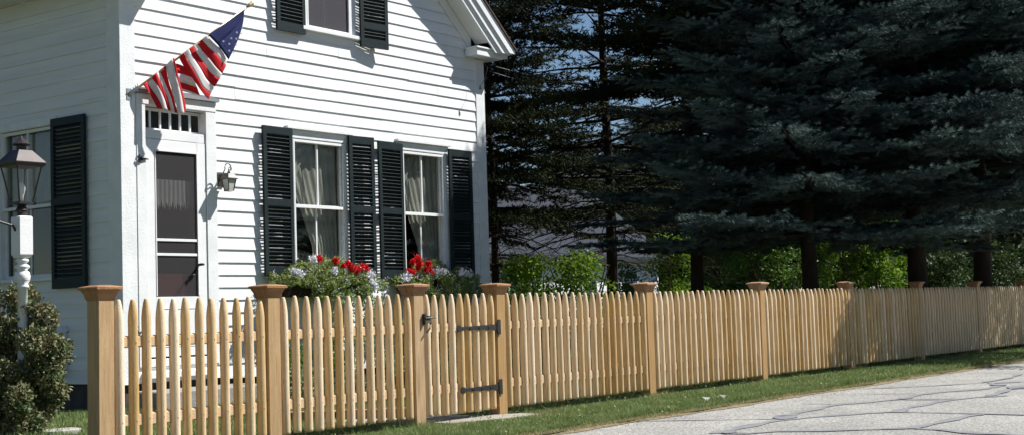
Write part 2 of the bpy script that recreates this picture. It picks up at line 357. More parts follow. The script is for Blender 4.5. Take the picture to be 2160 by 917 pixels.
# small gaps where stone lies
keep = np.ones(len(Fc), bool); c0 = V[Fc[:, 0]]
walk_c = (c0[:, 0] > 8.55) & (c0[:, 0] < 9.62) & (c0[:, 1] > -.32) & (c0[:, 1] < 1.0)
keep &= ~walk_c; keep &= ~((c0[:, 0] > 9.2) & (c0[:, 0] < 10.6) & (c0[:, 1] > 3.8))
o = npmesh('grass', V, Fc[keep], [M['grass'], M['dry']], np.array(mi)[keep]); tag(o, 'short green grass along the fence and across the yard', 'grass', kind='stuff')

# walk slab through the gate
mb = MB().box(8.56, 9.42, -.02, 1.2, -.03, .012)
mb.prism([(8.62, -.20), (9.1, -.34), (9.62, -.36), (9.62, -.16), (9.42, -.021), (8.62, -.021)], 'z', -.03, .022)
tag(mb.build('walk', M['concrete'], bevel=.004), 'pale concrete walk slab under the gate', 'walk', kind='structure')

# ================================================================== HOUSE
house = empty('house', (HX0, DH, 0), 'white clapboard house with dark shutters and a front gable', 'house')
EXPO = .1408; ZB = .26
ROOFK = 17.76; PITCH = .868     # underside line of the rake: z = ROOFK - PITCH*x (right half)
def ztop(x): return ROOFK-PITCH*(x if x > HC else 2*HC-x)
holes = [(9.52, 10.39, .50, 3.16), (11.69, 12.57, 1.36, 2.99), (13.64, 14.48, 1.36, 2.99), (11.97, 12.74, 4.30, 5.9)]
def cuts(x0, x1, z0, z1, hs):
    """free x-intervals of a course"""
    iv = [(x0, x1)]
    for a, b, c, d in hs:
        if c < z1-1e-4 and d > z0+1e-4:
            n = []
            for p, q in iv:
                if b <= p or a >= q: n.append((p, q)); continue
                if a > p: n.append((p, a))
                if b < q: n.append((b, q))
            iv = n
    return iv
random.seed(3)
mb = MB(); back = MB(); z = ZB; k = 0
while z < 7.4:
    zt = z+EXPO
    # split course at hole edges in z
    zs = sorted({z, zt}|{h[2] for h in holes if z < h[2] < zt}|{h[3] for h in holes if z < h[3] < zt})
    for za, zb in zip(zs[:-1], zs[1:]):
        xr = HX1-.17; xl = HX0+.17
        if zb > ztop(xr): xr = min(xr, (ROOFK-zb)/PITCH+.03); xl = 2*HC-xr
        if xr-xl < .05: break
        for p, q in cuts(xl, xr, za, zb, holes):
            x = p; jz = 0
            while x < q-1e-6:
                xe = x+random.choice([1.4, 1.9, 2.5, 3.1]) if len(zs) == 2 else q
                if q-xe < .5: xe = q
                th = .0175+random.uniform(-.002, .0025); g = .0035 if xe < q else 0
                jz = random.uniform(-.004, .004)
                f0 = (za-z)/EXPO; f1 = (zb-z)/EXPO
                y0 = DH-.004-th*(1-f0); y1 = DH-.004-.003*f1-th*(1-f1)
                bz = za+(jz if za == z else 0)
                mb.hexa([(x, y0, bz), (xe-g, y0, bz+random.uniform(-.0015, .0015)), (xe-g, DH, bz), (x, DH, bz), (x, y1, zb+.001), (xe-g, y1, zb+.001), (xe-g, DH, zb+.001), (x, DH, zb+.001)])
                x = xe
    z = zt; k += 1
mb.build('front_siding', M['siding'], house)
# wall core with openings
def core(mb, x0, x1, za, zb, y0, y1, hs):
    zz = sorted({za, zb}|{h[2] for h in hs}|{h[3] for h in hs}); zz = [q for q in zz if za <= q <= zb]
    for a, b in zip(zz[:-1], zz[1:]):
        for p, q in cuts(x0, x1, a, b, hs): mb.box(p, q, y0, y1, a, b)
mb = MB(); core(mb, HX0+.012, HX1-.012, .26, 4.45, DH+.001, DH+.12, holes[:3]+[(11.97, 12.74, 4.30, 4.46)])
gx = [HX0, 11.97, 12.74, HX1]
mb.prism([(HX0+.05, 4.45), (11.97, 4.45), (11.97, ztop(11.97)), (HX0+.05, ztop(HX0+.05))], 'y', DH+.001, DH+.12)
mb.prism([(12.74, 4.45), (HX1-.05, 4.45), (HX1-.05, ztop(HX1-.05)), (12.74, ztop(12.74))], 'y', DH+.001, DH+.12)
mb.prism([(11.97, 5.9), (12.74, 5.9), (12.74, ztop(12.74)), (HC, ztop(HC)), (11.97, ztop(11.97))], 'y', DH+.001, DH+.12)
mb.build('front_wall', M['darkroom'], house)
# side wall (left) and the others
HB = DH+8.0
mb = MB(); sh = [(5.76, 6.72, 1.40, 3.05)]   # hole in y,z
z = ZB
while z < 4.42:
    zt = min(z+EXPO, 4.46)
    zs = sorted({z, zt}|{h[2] for h in sh if z < h[2] < zt}|{h[3] for h in sh if z < h[3] < zt})
    for za, zb in zip(zs[:-1], zs[1:]):
        for p, q in cuts(DH+.19, HB, za, zb, sh):
            y = p
            while y < q-1e-6:
                ye = y+random.choice([1.6, 2.4, 3.2]) if len(zs) == 2 else q
                if q-ye < .5: ye = q
                th = .014+random.uniform(-.001, .002); f0 = (za-z)/EXPO; f1 = (zb-z)/EXPO; x0 = HX0-.004-th*(1-f0); x1 = HX0-.004-.003*f1-th*(1-f1); j = random.uniform(-.002, .002) if za == z else 0
                mb.hexa([(x0, y, za+j), (HX0, y, za+j), (HX0, ye, za+j), (x0, ye, za+j), (x1, y, zb+.001), (HX0, y, zb+.001), (HX0, ye, zb+.001), (x1, ye, zb+.001)])
                y = ye
    z += EXPO
mb.build('side_siding', M['siding'], house)
mb = MB()
for za, zb in ((.26, 1.40), (1.40, 3.05), (3.05, 4.45)):
    for p, q in cuts(DH+.125, HB, za, zb, sh): mb.box(HX0+.003, HX0+.12, p, q, za, zb)
mb.box(HX1-.12, HX1, DH+.125, HB, .26, 4.45); mb.box(HX0+.13, HX1-.13, HB-.12, HB, .26, 4.45)
mb.prism([(HX0+.05, 4.45), (HX1-.05, 4.45), (HX1-.05, ztop(HX1-.05)), (HC, ztop(HC)), (HX0+.05, ztop(HX0+.05))], 'y', HB-.12, HB)
mb.box(HX0+.13, HX1-.13, DH+.13, HB-.13, .30, .42); mb.box(HX0+.13, HX1-.13, DH+.13, HB-.13, 3.55, 3.66)
mb.box(HX0+.13, HX1-.13, DH+3.2, DH+3.3, .42, 3.55); mb.box(10.95, 11.03, DH+.13, DH+3.19, .42, 3.55)
mb.build('interior_wall', M['darkroom'], house)
MB().box(HX0+.03, HX1-.03, DH+.02, HB-.02, -.05, .26).build('foundation', M['foundation'], house)
# corner boards
cb = MB(); cb.prism([(HX0-.025, DH-.028), (HX0+.17, DH-.028), (HX0+.17, DH-.0005), (HX0-.0005, DH-.0005), (HX0-.0005, DH+.19), (HX0-.025, DH+.19)], 'z', ZB-.01, 4.44); cb.build('corner_board', M['trim'], house, bevel=.003)
cb = MB(); cb.prism([(HX1-.17, DH-.028), (HX1+.025, DH-.028), (HX1+.025, DH+.17), (HX1+.0005, DH+.17), (HX1+.0005, DH-.0005), (HX1-.17, DH-.0005)], 'z', ZB-.01, 4.37); cb.build('corner_board', M['trim'], house, bevel=.003)
mb = MB().box(HX0+.171, 9.40, DH-.022, DH, ZB-.012, .30); mb.box(10.56, HX1-.171, DH-.026, DH, ZB-.02, ZB+.005)
mb.build('water_table', M['trim'], house)
# frieze, soffits, rakes, roof
YR = 4.33     # front face of rake
mb = MB()
for sgn in (1, -1):
    def X(x): return x if sgn > 0 else 2*HC-x
    e = 15.74
    zl = lambda x, k: ROOFK+k-PITCH*x
    def strip(k0, k1, xe, zc, ya, yb):      # sloping board cut off level at zc
        xk = (ROOFK+k0-zc)/PITCH
        pl = [(X(HC), zl(HC, k0)), (X(min(xk, xe)), zl(min(xk, xe), k0))]
        if xk < xe: pl.append((X(xe), zc))
        pl += [(X(xe), zl(xe, k1)), (X(HC), zl(HC, k1))]
        mb.prism(pl, 'y', ya, yb)
    strip(.03, .40, 15.70, 4.44, YR, YR+.025)
    strip(.14, .40, 15.73, 4.45, YR-.028, YR-.002)
    strip(.27, .42, 15.76, 4.46, YR-.055, YR-.030)
mb.build('rake_board', M['trim'], house)
mb = MB()
for sgn in (1, -1):
    def X(x): return x if sgn > 0 else 2*HC-x
    e = 15.72
    zl = lambda x: ROOFK+.045-PITCH*x; e = 15.25
    mb.prism([(X(HC), zl(HC)), (X(e), zl(e)), (X(e), zl(e)+.04), (X(HC), zl(HC)+.04)], 'y', YR+.026, DH-.03)
    zf = lambda x: ROOFK-.14-PITCH*x      # sloping frieze board on the wall below the soffit
    mb.prism([(X(HC), zf(HC)), (X(15.15), zf(15.15)), (X(15.15), zf(15.15)+.18), (X(HC), zf(HC)+.18)], 'y', DH-.030, DH-.018)
    # side eave: soffit, fascia, frieze
    xa, xb = (HX1+.026, 15.72) if sgn > 0 else (8.93, HX0-.026)
    mb.box(xa, xb, YR+.03, HB, 4.47, 4.50); fx = (15.721, 15.745) if sgn > 0 else (8.905, 8.929)
    mb.box(*fx, YR+.03, HB, 4.47, 4.53); gx_ = (HX1+.001, HX1+.022) if sgn > 0 else (HX0-.022, HX0-.001)
    mb.box(*gx_, DH+.19, HB, 4.30, 4.469)
mb.build('soffit', M['soffit'], house)
for sgn in (1, -1):
    mb = MB()
    def X(a, b): return (a, b) if sgn > 0 else (2*HC-b, 2*HC-a)
    mb.box(*X(15.01, 15.40), 4.372, DH-.031, 4.375, 4.47); mb.box(*X(14.995, 15.405), 4.352, DH-.032, 4.471, 4.495)
    mb.box(*X(15.39, 15.62), 4.385, DH+.2, 4.38, 4.469); mb.box(*X(15.60, 15.715), 4.375, DH+.3, 4.40, 4.467)
    mb.build('cornice_return', M['trim'], house, bevel=.004)
mb = MB()
for sgn in (1, -1):
    def X(x): return x if sgn > 0 else 2*HC-x
    e = 15.78; zl = lambda x: ROOFK+.425-PITCH*x
    mb.prism([(X(HC), zl(HC)), (X(e), zl(e)), (X(e), zl(e)+.03), (X(HC), zl(HC)+.03)], 'y', YR-.075, HB+.25)
mb.build('roof', M['shingle'], house)
# downspout on the far-left side wall, vent pipe
mb = MB(); a = atx(134, 688, HX0-.06); b = atx(136, 790, HX0-.06)
mb.tube([(HX0-.06, a[1], a[2]), (HX0-.06, b[1], b[2]+.05), (HX0-.12, b[1]-.03, b[2]-.02)], .028, 8); mb.tube([(HX0-.01, a[1], a[2]-.03), (HX0-.075, a[1], a[2]-.03)], .035, 8)
mb.build('vent_pipe', M['trim'], house, smooth=True)

# ---- windows
def window(x0, x1, z0, z1, zmid, double=True, screen=False):
    w_ = MB(); yb = DH-.030; t = .10
    # casing
    w_.box(x0-t, x0, yb, DH+.10, z0, z1+.01); w_.box(x1, x1+t, yb, DH+.10, z0, z1+.01)
    w_.box(x0-t-.005, x1+t+.005, yb-.004, DH+.10, z1+.011, z1+.11)
    w_.box(x0-t-.03, x1+t+.03, yb-.045, DH+.02, z1+.111, z1+.145)   # drip cap
    w_.box(x0-t-.02, x1+t+.02, yb-.055, DH+.10, z0-.045, z0-.001)                       # sill
    wo = w_.build('window', M['trim'], house, bevel=.003)
    sa = MB(); ys = DH-.012; r = .032
    def sash(za, zb, y):
        sa.box(x0+.001, x0+r, y, y+.03, za, zb); sa.box(x1-r, x1-.001, y, y+.03, za, zb)
        sa.box(x0+r+.001, x1-r-.001, y+.001, y+.029, zb-r, zb); sa.box(x0+r+.001, x1-r-.001, y+.001, y+.029, za, za+r+.008)
        xm = (x0+x1)/2; sa.box(xm-.010, xm+.010, y+.004, y+.026, za+r+.009, zb-r-.001)
    sash(zmid-.02, z1-.002, ys+.012); sash(z0+.001, zmid+.018, ys+.048)
    # storm frame just outside
    sa.box(x0+.001, x0+.022, ys-.02, ys, z0, z1); sa.box(x1-.022, x1-.001, ys-.02, ys, z0, z1); sa.box(x0+.023, x1-.023, ys-.019, ys-.001, z1-.03, z1-.001)
    sa.box(x0+.023, x1-.023, ys-.022, ys+.004, zmid-.022, zmid+.012); sa.box(x0+.023, x1-.023, ys-.019, ys, z0, z0+.03)
    sa.build('sash', M['white'], wo)
    MB().box(x0+.03, x1-.03, ys+.062, ys+.065, z0+.03, z1-.03).build('pane', M['glass'], wo)
    if screen: MB().box(x0+.02, x1-.02, ys+.004, ys+.006, z0+.03, z1-.03).build('insect_screen', M['screen'], wo)
    return wo
window(11.70, 12.56, 1.37, 2.98, 2.195); window(13.65, 14.47, 1.37, 2.98, 2.18)
window(11.98, 12.73, 4.345, 5.89, 5.1, screen=True)
# side-wall window, built turned a quarter
wy0, wy1 = 5.77, 6.71; x0 = HX0
w_ = MB(); w_.box(x0-.03, x0+.10, wy0-.09, wy0, 1.41, 3.05); w_.box(x0-.03, x0+.10, wy1, wy1+.09, 1.41, 3.05); w_.box(x0-.034, x0+.10, wy0-.095, wy1+.095, 3.051, 3.14); w_.box(x0-.07, x0+.1, wy0-.11, wy1+.11, 1.37, 1.409)
wo = w_.build('window', M['trim'], house, bevel=.003)
sa = MB(); r = .035
for za, zb, xx in ((2.17, 3.045, x0+.0), (1.412, 2.21, x0+.035)):
    sa.box(xx, xx+.03, wy0+.001, wy0+r, za, zb); sa.box(xx, xx+.03, wy1-r, wy1-.001, za, zb); sa.box(xx+.001, xx+.029, wy0+r, wy1-r, zb-r, zb); sa.box(xx+.001, xx+.029, wy0+r, wy1-r, za, za+r)
    ym = (wy0+wy1)/2; sa.box(xx+.004, xx+.026, ym-.011, ym+.011, za+r, zb-r)
sa.build('sash', M['white'], wo); MB().box(x0+.05, x0+.053, wy0+.03, wy1-.03, 1.44, 3.02).build('pane', M['glass'], wo)

# ---- shutters
def shutter(width, z0, z1, zr, seed=0):
    """local: x 0..width, y -.015...015"""
    rnd = random.Random(seed); mb = MB(); st = .052
    mb.box(0, st, -.016, .016, z0, z1); mb.box(width-st, width, -.016, .016, z0, z1)
    bands = [(z0, z0+.11)]+[(zr-.04, zr+.04)]+[(z1-.085, z1)]
    for a, b in bands: mb.box(st, width-st, -.0155, .0155, a, b)
    for a, b in ((z0+.11, zr-.04), (zr+.04, z1-.085)):
        n = max(1, round((b-a)/.0445)); s_ = (b-a)/n
        for i in range(n):
            zc = a+s_*(i+.5); tl = rnd.uniform(-.003, .003); dz = .0165+tl
            mb.add([(st, -.013, zc+dz), (width-st, -.013, zc+dz+rnd.uniform(-.002, .002)), (width-st, .013, zc-dz), (st, .013, zc-dz),
                    (st, -.0115, zc+dz+.006), (width-st, -.0115, zc+dz+.006), (width-st, .0145, zc-dz+.006), (st, .0145, zc-dz+.006)],
                   [(0, 3, 2, 1), (4, 5, 6, 7), (0, 1, 5, 4), (1, 2, 6, 5), (2, 3, 7, 6), (3, 0, 4, 7)])
    return mb
def place(mb, ox, oy, ang):
    c, s_ = math.cos(ang), math.sin(ang); mb.v = [(ox+x*c-y*s_, oy+x*s_+y*c, z) for x, y, z in mb.v]; return mb
def left_sh(xr, wd, z0, z1, zr, yo, sd, ang=0): # hinge at right edge xr
    mb = shutter(wd, z0, z1, zr, sd); mb.v = [(x-wd, y, z) for x, y, z in mb.v]; place(mb, xr, DH-yo, ang).build('shutter', M['shutter'], house)
left_sh(11.645, .475, 1.365, 3.09, 2.215, .062, 1, R(1.5))
place(shutter(.415, 1.365, 3.085, 2.19, 2), 12.595, DH-.075, R(-5)).build('shutter', M['shutter'], house)
left_sh(13.60, .475, 1.335, 3.055, 2.19, .066, 3, R(2))
place(shutter(.44, 1.365, 3.055, 2.17, 4), 14.53, DH-.075, R(-5)).build('shutter', M['shutter'], house)
left_sh(11.90, .475, 4.235, 5.93, 5.1, .066, 5, R(1.5))
place(shutter(.46, 4.225, 5.93, 4.50, 6), 12.85, DH-.085, R(-6)).build('shutter', M['shutter'], house)
mb = shutter(.58, 1.275, 3.10, 2.2, 7); mb.v = [(HX0-.06-y, 5.13+x, z) for x, y, z in mb.v]; mb.build('shutter', M['shutter'], house)
mb = shutter(.58, 1.275, 3.10, 2.2, 8); mb.v = [(HX0-.06-y, 6.82+x, z) for x, y, z in mb.v]; mb.build('shutter', M['shutter'], house)

# ---- door
dx0, dx1 = 9.545, 10.365
mb = MB()
mb.box(9.425, dx0-.003, DH-.034, DH+.10, .42, 3.175); mb.box(dx1+.003, 10.515, DH-.034, DH+.10, .42, 3.175)
mb.box(9.426, 10.514, DH-.040, DH+.10, 3.176, 3.285)
mb.box(dx0-.002, dx1+.002, DH-.018, DH+.10, 2.82, 2.915)       # bar between door and transom
mb.box(9.50, 10.41, DH-.03, DH+.10, .42, .50); mb.box(9.46, 10.45, DH-.06, DH-.001, .30, .36)
dr = mb.build('door_frame', M['trim'], house, bevel=.003)
MB().box(9.405, 10.535, DH-.075, DH, 3.288, 3.325).build('drip_cap', M['drip'], dr)
mb = MB(); mb.box(dx0, dx1, DH+.065, DH+.085, 2.916, 2.945); mb.box(dx0, dx1, DH+.065, DH+.085, 3.13, 3.174)
for i in range(7):
    xx = dx0+.0+(dx1-dx0)*i/6; mb.box(xx-.010, xx+.010, DH+.062, DH+.082, 2.946, 3.129)
tr_ = mb.build('transom', M['white'], house); MB().box(dx0, dx1, DH+.088, DH+.091, 2.92, 3.17).build('pane', M['glass'], tr_)
mb = MB(); st = .115; yd0, yd1 = DH-.022, DH+.012; a0, a1 = dx0+.004, dx1-.004
mb.box(a0, a0+st, yd0, yd1, .52, 2.815); mb.box(a1-st, a1, yd0, yd1, .52, 2.815)
mb.box(a0+st, a1-st, yd0+.001, yd1-.001, 2.70, 2.814); mb.box(a0+st, a1-st, yd0+.001, yd1-.001, .521, 1.15)
for zc in (1.60, 1.755): mb.box(a0+st, a1-st, yd0+.002, yd1-.004, zc-.014, zc+.014)
for (p, q) in ((a0+st, a0+st+.014), (a1-st-.014, a1-st)): mb.box(p, q, yd0-.006, yd0-.0005, 1.16, 2.69)
mb.box(a0+st, a1-st, yd0-.007, yd0-.0005, 2.69, 2.71); mb.box(a0+st+.03, a1-st-.03, yd0-.004, yd0, .62, .63); mb.box(a0+st+.03, a1-st-.03, yd0-.004, yd0, 1.02, 1.03)
door = mb.build('screen_door', M['white'], house, bevel=.002)
MB().box(a0+st, a1-st, yd0+.012, yd0+.014, 1.15, 2.70).build('door_screen', M['door_screen'], door)
mb = MB(); c = at(424, 557, DH-.06); mb.tube([(c[0], DH-.02, c[2]), (c[0], DH-.075, c[2])], .014, 8); mb.tube([(c[0], DH-.07, c[2]), (c[0]-.05, DH-.07, c[2]-.02), (c[0]-.085, DH-.06, c[2]-.11)], .007, 6); mb.tube([(c[0]-.085, DH-.06, c[2]-.11), (c[0]-.13, DH-.045, c[2]-.12)], .011, 6)
mb.lathe([(.02, -.012), (.028, 0), (.02, .014)], (c[0], DH-.08, c[2]), 8); mb.build('handle', M['iron'], door, smooth=True)
# inner wooden door with lace valance
mb = MB(); mb.box(dx0+.0, dx1, DH+.075, DH+.115, .50, 1.40); mb.box(dx0, dx0+.1, DH+.075, DH+.115, 1.4, 2.82); mb.box(dx1-.1, dx1, DH+.075, DH+.115, 1.4, 2.82); mb.box(dx0+.1, dx1-.1, DH+.075, DH+.115, 2.7, 2.82)
for zz in (.62, 1.0): mb.box(dx0+.12, dx1-.12, DH+.065, DH+.0745, zz, zz+.3)
mb.build('inner_door', mat('inner_door_brick_reflection', (.20, .06, .045), .5, (.16, .05, .04), 6), house)  # red stands in for a brick-coloured reflection seen in the doorway
# hook
mb = MB(); c = at(299, 334, DH-.05); mb.tube([(c[0]-.02, DH-.036, c[2]+.03), (c[0]-.03, DH-.05, c[2]+.035), (c[0]-.045, DH-.055, c[2]), (c[0]-.03, DH-.05, c[2]-.04), (c[0]+.0, DH-.045, c[2]-.035), (c[0]+.01, DH-.045, c[2]-.01)], .009, 6)
mb.tube([(c[0]-.02, DH-.05, c[2]), (c[0]+.09, DH-.045, c[2]-.005)], [.02, .006], 8); mb.build('wreath_hook', M['iron'], house, smooth=True)
c = at(296, 694, DH-.05); mb = MB(); mb.tube([(c[0]-.02, DH-.036, c[2]+.03), (c[0]-.04, DH-.05, c[2]), (c[0]-.02, DH-.05, c[2]-.04), (c[0]+.03, DH-.045, c[2]-.02)], .009, 6); mb.build('hinge', M['iron'], house, smooth=True)

# ---- curtains
def curtain(x0, x1, z0, z1, y, edge, name, lab, x_flip=False, amp=.008):
    n, m = 90, 26; vs = []; fs = []
    for j in range(m+1):
        zz = z0+(z1-z0)*j/m; e0 = edge(zz)
        for i in range(n+1):
            t = i/n; x = e0+(x1-e0)*t
            ph = t*(x1-x0)*52
            vs.append((x, y+amp*math.sin(ph+.5*math.sin(zz*3))+.5*amp*math.sin(ph*.37+1), zz))
    for j in range(m):
        for i in range(n): a = j*(n+1)+i; fs.append((a, a+1, a+n+2, a+n+1))
    o = MB().add(vs, fs).build(name, M['curtain'], smooth=True); return tag(o, lab, 'curtain', 'curtains in the front windows')
def edge1(z, x0=11.72):   # boundary sweeping down to the right
    t = (2.98-z)/1.6
    return x0+(.0 if t < .18 else min(.42, (t-.18)**1.0*.70))
curtain(11.72, 12.56, 1.30, 3.0, DH+.125, lambda z: edge1(z, 11.72), 'curtain', 'pale gathered curtain in the window nearer the door')
curtain(13.67, 14.48, 1.30, 3.0, DH+.125, lambda z: edge1(z, 13.67), 'curtain', 'pale gathered curtain in the window farther from the door')
# upper swags
n, m = 40, 14; 
for x0, lb in ((11.72, 'draped swag across the top of the nearer front window'), (13.67, 'draped swag across the top of the farther front window')):
    vs = []; fs = []
    for j in range(m+1):
        for i in range(n+1):
            t = i/n; s_ = j/m; x = x0+.40*t; zz = 2.99-s_*(.62*(1-t)**.7*(.6+.4*math.cos(t*3)))
            vs.append((x, DH+.098-.010*math.sin(s_*22+t*2), zz-.10*math.sin(t*3.1)*s_))
    for j in range(m):
        for i in range(n): a = j*(n+1)+i; fs.append((a, a+1, a+n+2, a+n+1))
    tag(MB().add(vs, fs).build('curtain_swag', M['curtain'], smooth=True), lb, 'curtain')
# side window shade + lace valance in door
vs = [(HX0+.13+.01*math.sin(i*1.3), 5.75+i*.02, zz) for zz in (2.25, 3.05) for i in range(50)]
tag(MB().add(vs, [(i, i+1, 51+i, 50+i) for i in range(49)]).build('curtain', M['curtain'], smooth=True), 'pale curtain behind the upper sash of the side wall window', 'curtain')
vs = []; nn = 60
for i in range(nn+1):
    x = dx0+.1+.62*i/nn; vs += [(x, DH+.045+.005*math.sin(i*1.1), 2.40), (x, DH+.045+.005*math.sin(i*1.1), 2.18-.05*abs(math.sin(i*.42))-.03*(i % 3))]
tag(MB().add(vs, [(2*i, 2*i+1, 2*i+3, 2*i+2) for i in range(nn)]).build('lace_valance', M['curtain'], smooth=True), 'lace valance hanging behind the screen door', 'valance')

# ---- granite step, brick edging, stepping stones
c = atz(344, 866, 0)
mb = MB().box(9.23, 10.75, 3.98, DH-.08, -.03, .185); o = mb.build('granite_step', M['granite'], bevel=.012); tag(o, 'grey granite step below the screen door', 'step')
mb = MB(); random.seed(5)
p0 = np.array(atz(560, 884, .03)); p1 = np.array(atz(884, 873, .03)); L_ = np.linalg.norm(p1-p0); nb = int(L_/.2); d = (p1-p0)/L_; q = np.array([-d[1], d[0], 0])
for i in range(nb):
    a = p0+d*(i*.2+.004); b = p0+d*(i*.2+.194); zz = .085+random.uniform(-.008, .008)
    mb.hexa([(*(a-q*.045)[:2], -.03), (*(b-q*.045)[:2], -.03), (*(b+q*.045)[:2], -.03), (*(a+q*.045)[:2], -.03), (*(a-q*.045)[:2], zz), (*(b-q*.045)[:2], zz), (*(b+q*.045)[:2], zz), (*(a+q*.045)[:2], zz)])
tag(mb.build('brick_edging', M['brick'], bevel=.004), 'low row of reddish edging bricks on the lawn behind the fence', 'edging')
for (u, v, r_, lb) in ((125, 911, .20, 'flat pale stone beside the foot of the rose bush'), (25, 914, .22, 'flat pale stone below the left side of the rose bush')):
    c = atz(u, v, .02); mb = MB(); mb.prism([(c[0]+r_*math.cos(a)*(1+.15*math.sin(3*a+u)), c[1]+r_*.8*math.sin(a)*(1+.1*math.cos(2*a))) for a in [i*.628 for i in range(10)]], 'z', -.02, .045)
    tag(mb.build('stepping_stone', M['stone'], bevel=.006), lb, 'stone')

# ================================================================== FENCE
PX = [5.48, 6.896, 8.448, 9.515]+[9.515+2.437*k for k in range(1, 10)]
HW = .058
def post(parent, x, first=True):
    r_ = random.Random(int(x*100)); lean = r_.uniform(-.008, .008)
    mb = MB(); mb.frus([(x-lean*.3, 0, HW, HW, -.05), (x+lean, 0, HW, HW, 1.045)]); p = mb.build('post', M['post'], parent, bevel=.003)
    x += lean
    c = MB(); c.frus([(x, 0, HW+.001, HW+.001, 1.025), (x, 0, HW+.008, HW+.008, 1.040), (x, 0, HW+.014, HW+.014, 1.066), (x, 0, HW+.026, HW+.026, 1.088), (x, 0, HW+.026, HW+.026, 1.094)])
    c.frus([(x, 0, HW+.038, HW+.038, 1.0945), (x, 0, HW+.040, HW+.040, 1.108), (x, 0, HW+.034, HW+.034, 1.113), (x, 0, .045, .045, 1.122), (x, 0, .043, .043, 1.123)])
    c.build('post_cap', M['cap'], p)
def picket_mb(x, y, z0, z1, r=.0275, n=10, seed=0):
    rd = random.Random(seed); tx, ty = rd.uniform(-.004, .004), rd.uniform(-.004, .004); H = z1-z0
    prof = [(r*.97, 0), (r, .02), (r*rd.uniform(.97, 1.04), H*.4), (r*rd.uniform(.95, 1.03), H*.75), (r*.99, H-.125), (r*.90, H-.085), (r*.68, H-.038), (r*.46, H-.008), (r*.30, H)]
    mb = MB(); mb.lathe(prof, (0, 0, 0), n)
    if n > 8 and x < 12:
        for zn in (.765-z0, .275-z0): mb.tube([(rd.uniform(-.004, .004), -r-.0012, zn+rd.uniform(-.01, .01)), (0, -r+.004, zn)], .0028, 5)
    mb.v = [(x+a+tx*c/H, y+b+ty*c/H, z0+c) for a, b, c in mb.v]; return mb
def bay(parent, xa, xb, n, stuff=None, seed=0, gate=False):
    xl, xr = xa+HW, xb-HW; sp = (xr-xl)/n
    for zc, hh in ((.765, .038), (.275, .042)):
        mb = MB(); mb.prism([(-.038, zc-hh*.75), (-.028, zc-hh*.97), (.008, zc-hh), (.020, zc-hh*.85), (.024, zc), (.020, zc+hh*.85), (.008, zc+hh), (-.028, zc+hh*.97), (-.038, zc+hh*.75)], 'x', xl+.001 if not gate else xl+.03, xr-.001 if not gate else xr-.012); mb.build('rail', M['rail'], parent, smooth=False)
    for i in range(n):
        x = xl+sp*(i+.5); zt = 1.035+random.uniform(-.006, .006)-(.02 if i == n-1 and not gate and xa < 9 else 0); zb = .07+random.uniform(-.004, .004)
        mb = picket_mb(x+random.uniform(-.004, .004), -.036, zb, zt, .0315*random.uniform(.94, 1.05), 10 if stuff is None else 7, int(x*1000))
        if stuff is None: mb.build('picket', M['picket'], parent, smooth=True)
        else: stuff.add(mb.v, mb.f)
random.seed(21)
f1 = empty('picket_fence', (PX[0], 0, 0), 'short run of new cedar picket fence in front of the door and flower boxes', 'fence')
for x in PX[:3]: post(f1, x)
bay(f1, PX[0], PX[1], 12); bay(f1, PX[1], PX[2], 13)
f2 = empty('picket_fence', (PX[3], 0, 0), 'long run of cedar picket fence receding right of the gate under the spruces', 'fence')
st = MB()
for i in range(3, len(PX)): post(f2, PX[i])
nb = 0
for i in range(3, len(PX)-1):
    ind = nb+21 <= 100
    bay(f2, PX[i], PX[i+1], 21, None if ind else st); nb += 21 if ind else 0
o = st.build('far_pickets', M['picket'], f2, smooth=True); o['kind'] = 'stuff'
gt = empty('gate', (PX[3], -.04, 0), 'cedar picket gate with black strap hinges and latch', 'gate')
bay(gt, PX[2]+.004, PX[3]-.008, 9, gate=True)
for o in [c for c in gt.children]: pass
def strap(u0, v0, u1, v1):
    a = at(u0, v0, -.072); b = at(u1, v1, -.072); zc = (a[2]+b[2])/2
    mb = MB(); x0, x1 = a[0], b[0]-.03
    mb.add([(x0, -.072, zc-.012), (x1, -.072, zc-.023), (x1, -.066, zc-.023), (x0, -.066, zc-.012), (x0, -.072, zc+.012), (x1, -.072, zc+.023), (x1, -.066, zc+.023), (x0, -.066, zc+.012)], [(0, 3, 2, 1), (4, 5, 6, 7), (0, 1, 5, 4), (1, 2, 6, 5), (2, 3, 7, 6), (3, 0, 4, 7)])
    for k in range(4): x = x0+(x1-x0)*(k+.15)/4; mb.tube([(x, -.078, zc), (x, -.066, zc)], .010, 8)
    mb.tube([(x0, -.080, zc), (x0, -.064, zc)], .028, 10)
    mb.tube([(x1+.012, -.069, zc-.035), (x1+.012, -.069, zc+.035)], .011, 8)
    mb.box(x1+.022, x1+.062, -.070, -.059, zc-.062, zc+.062)
    mb.build('strap_hinge', M['iron'], gt)
strap(968, 692, 1052, 689); strap(977, 822, 1056, 815)
c = at(905, 670, -.075); mb = MB(); mb.box(c[0]-.062, c[0]-.048, -.085, -.058, c[2]-.05, c[2]+.035); mb.tube([(c[0]-.055, -.085, c[2]), (c[0]+.07, -.08, c[2]+.004)], .008, 6); mb.tube([(c[0]-.0, -.085, c[2]-.035), (c[0]-.01, -.09, c[2]-.08), (c[0]-.045, -.085, c[2]-.115)], .007, 6); mb.box(c[0]-.02, c[0]+.01, -.078, -.064, c[2]-.018, c[2]+.018)
mb.build('latch', M['iron'], gt)

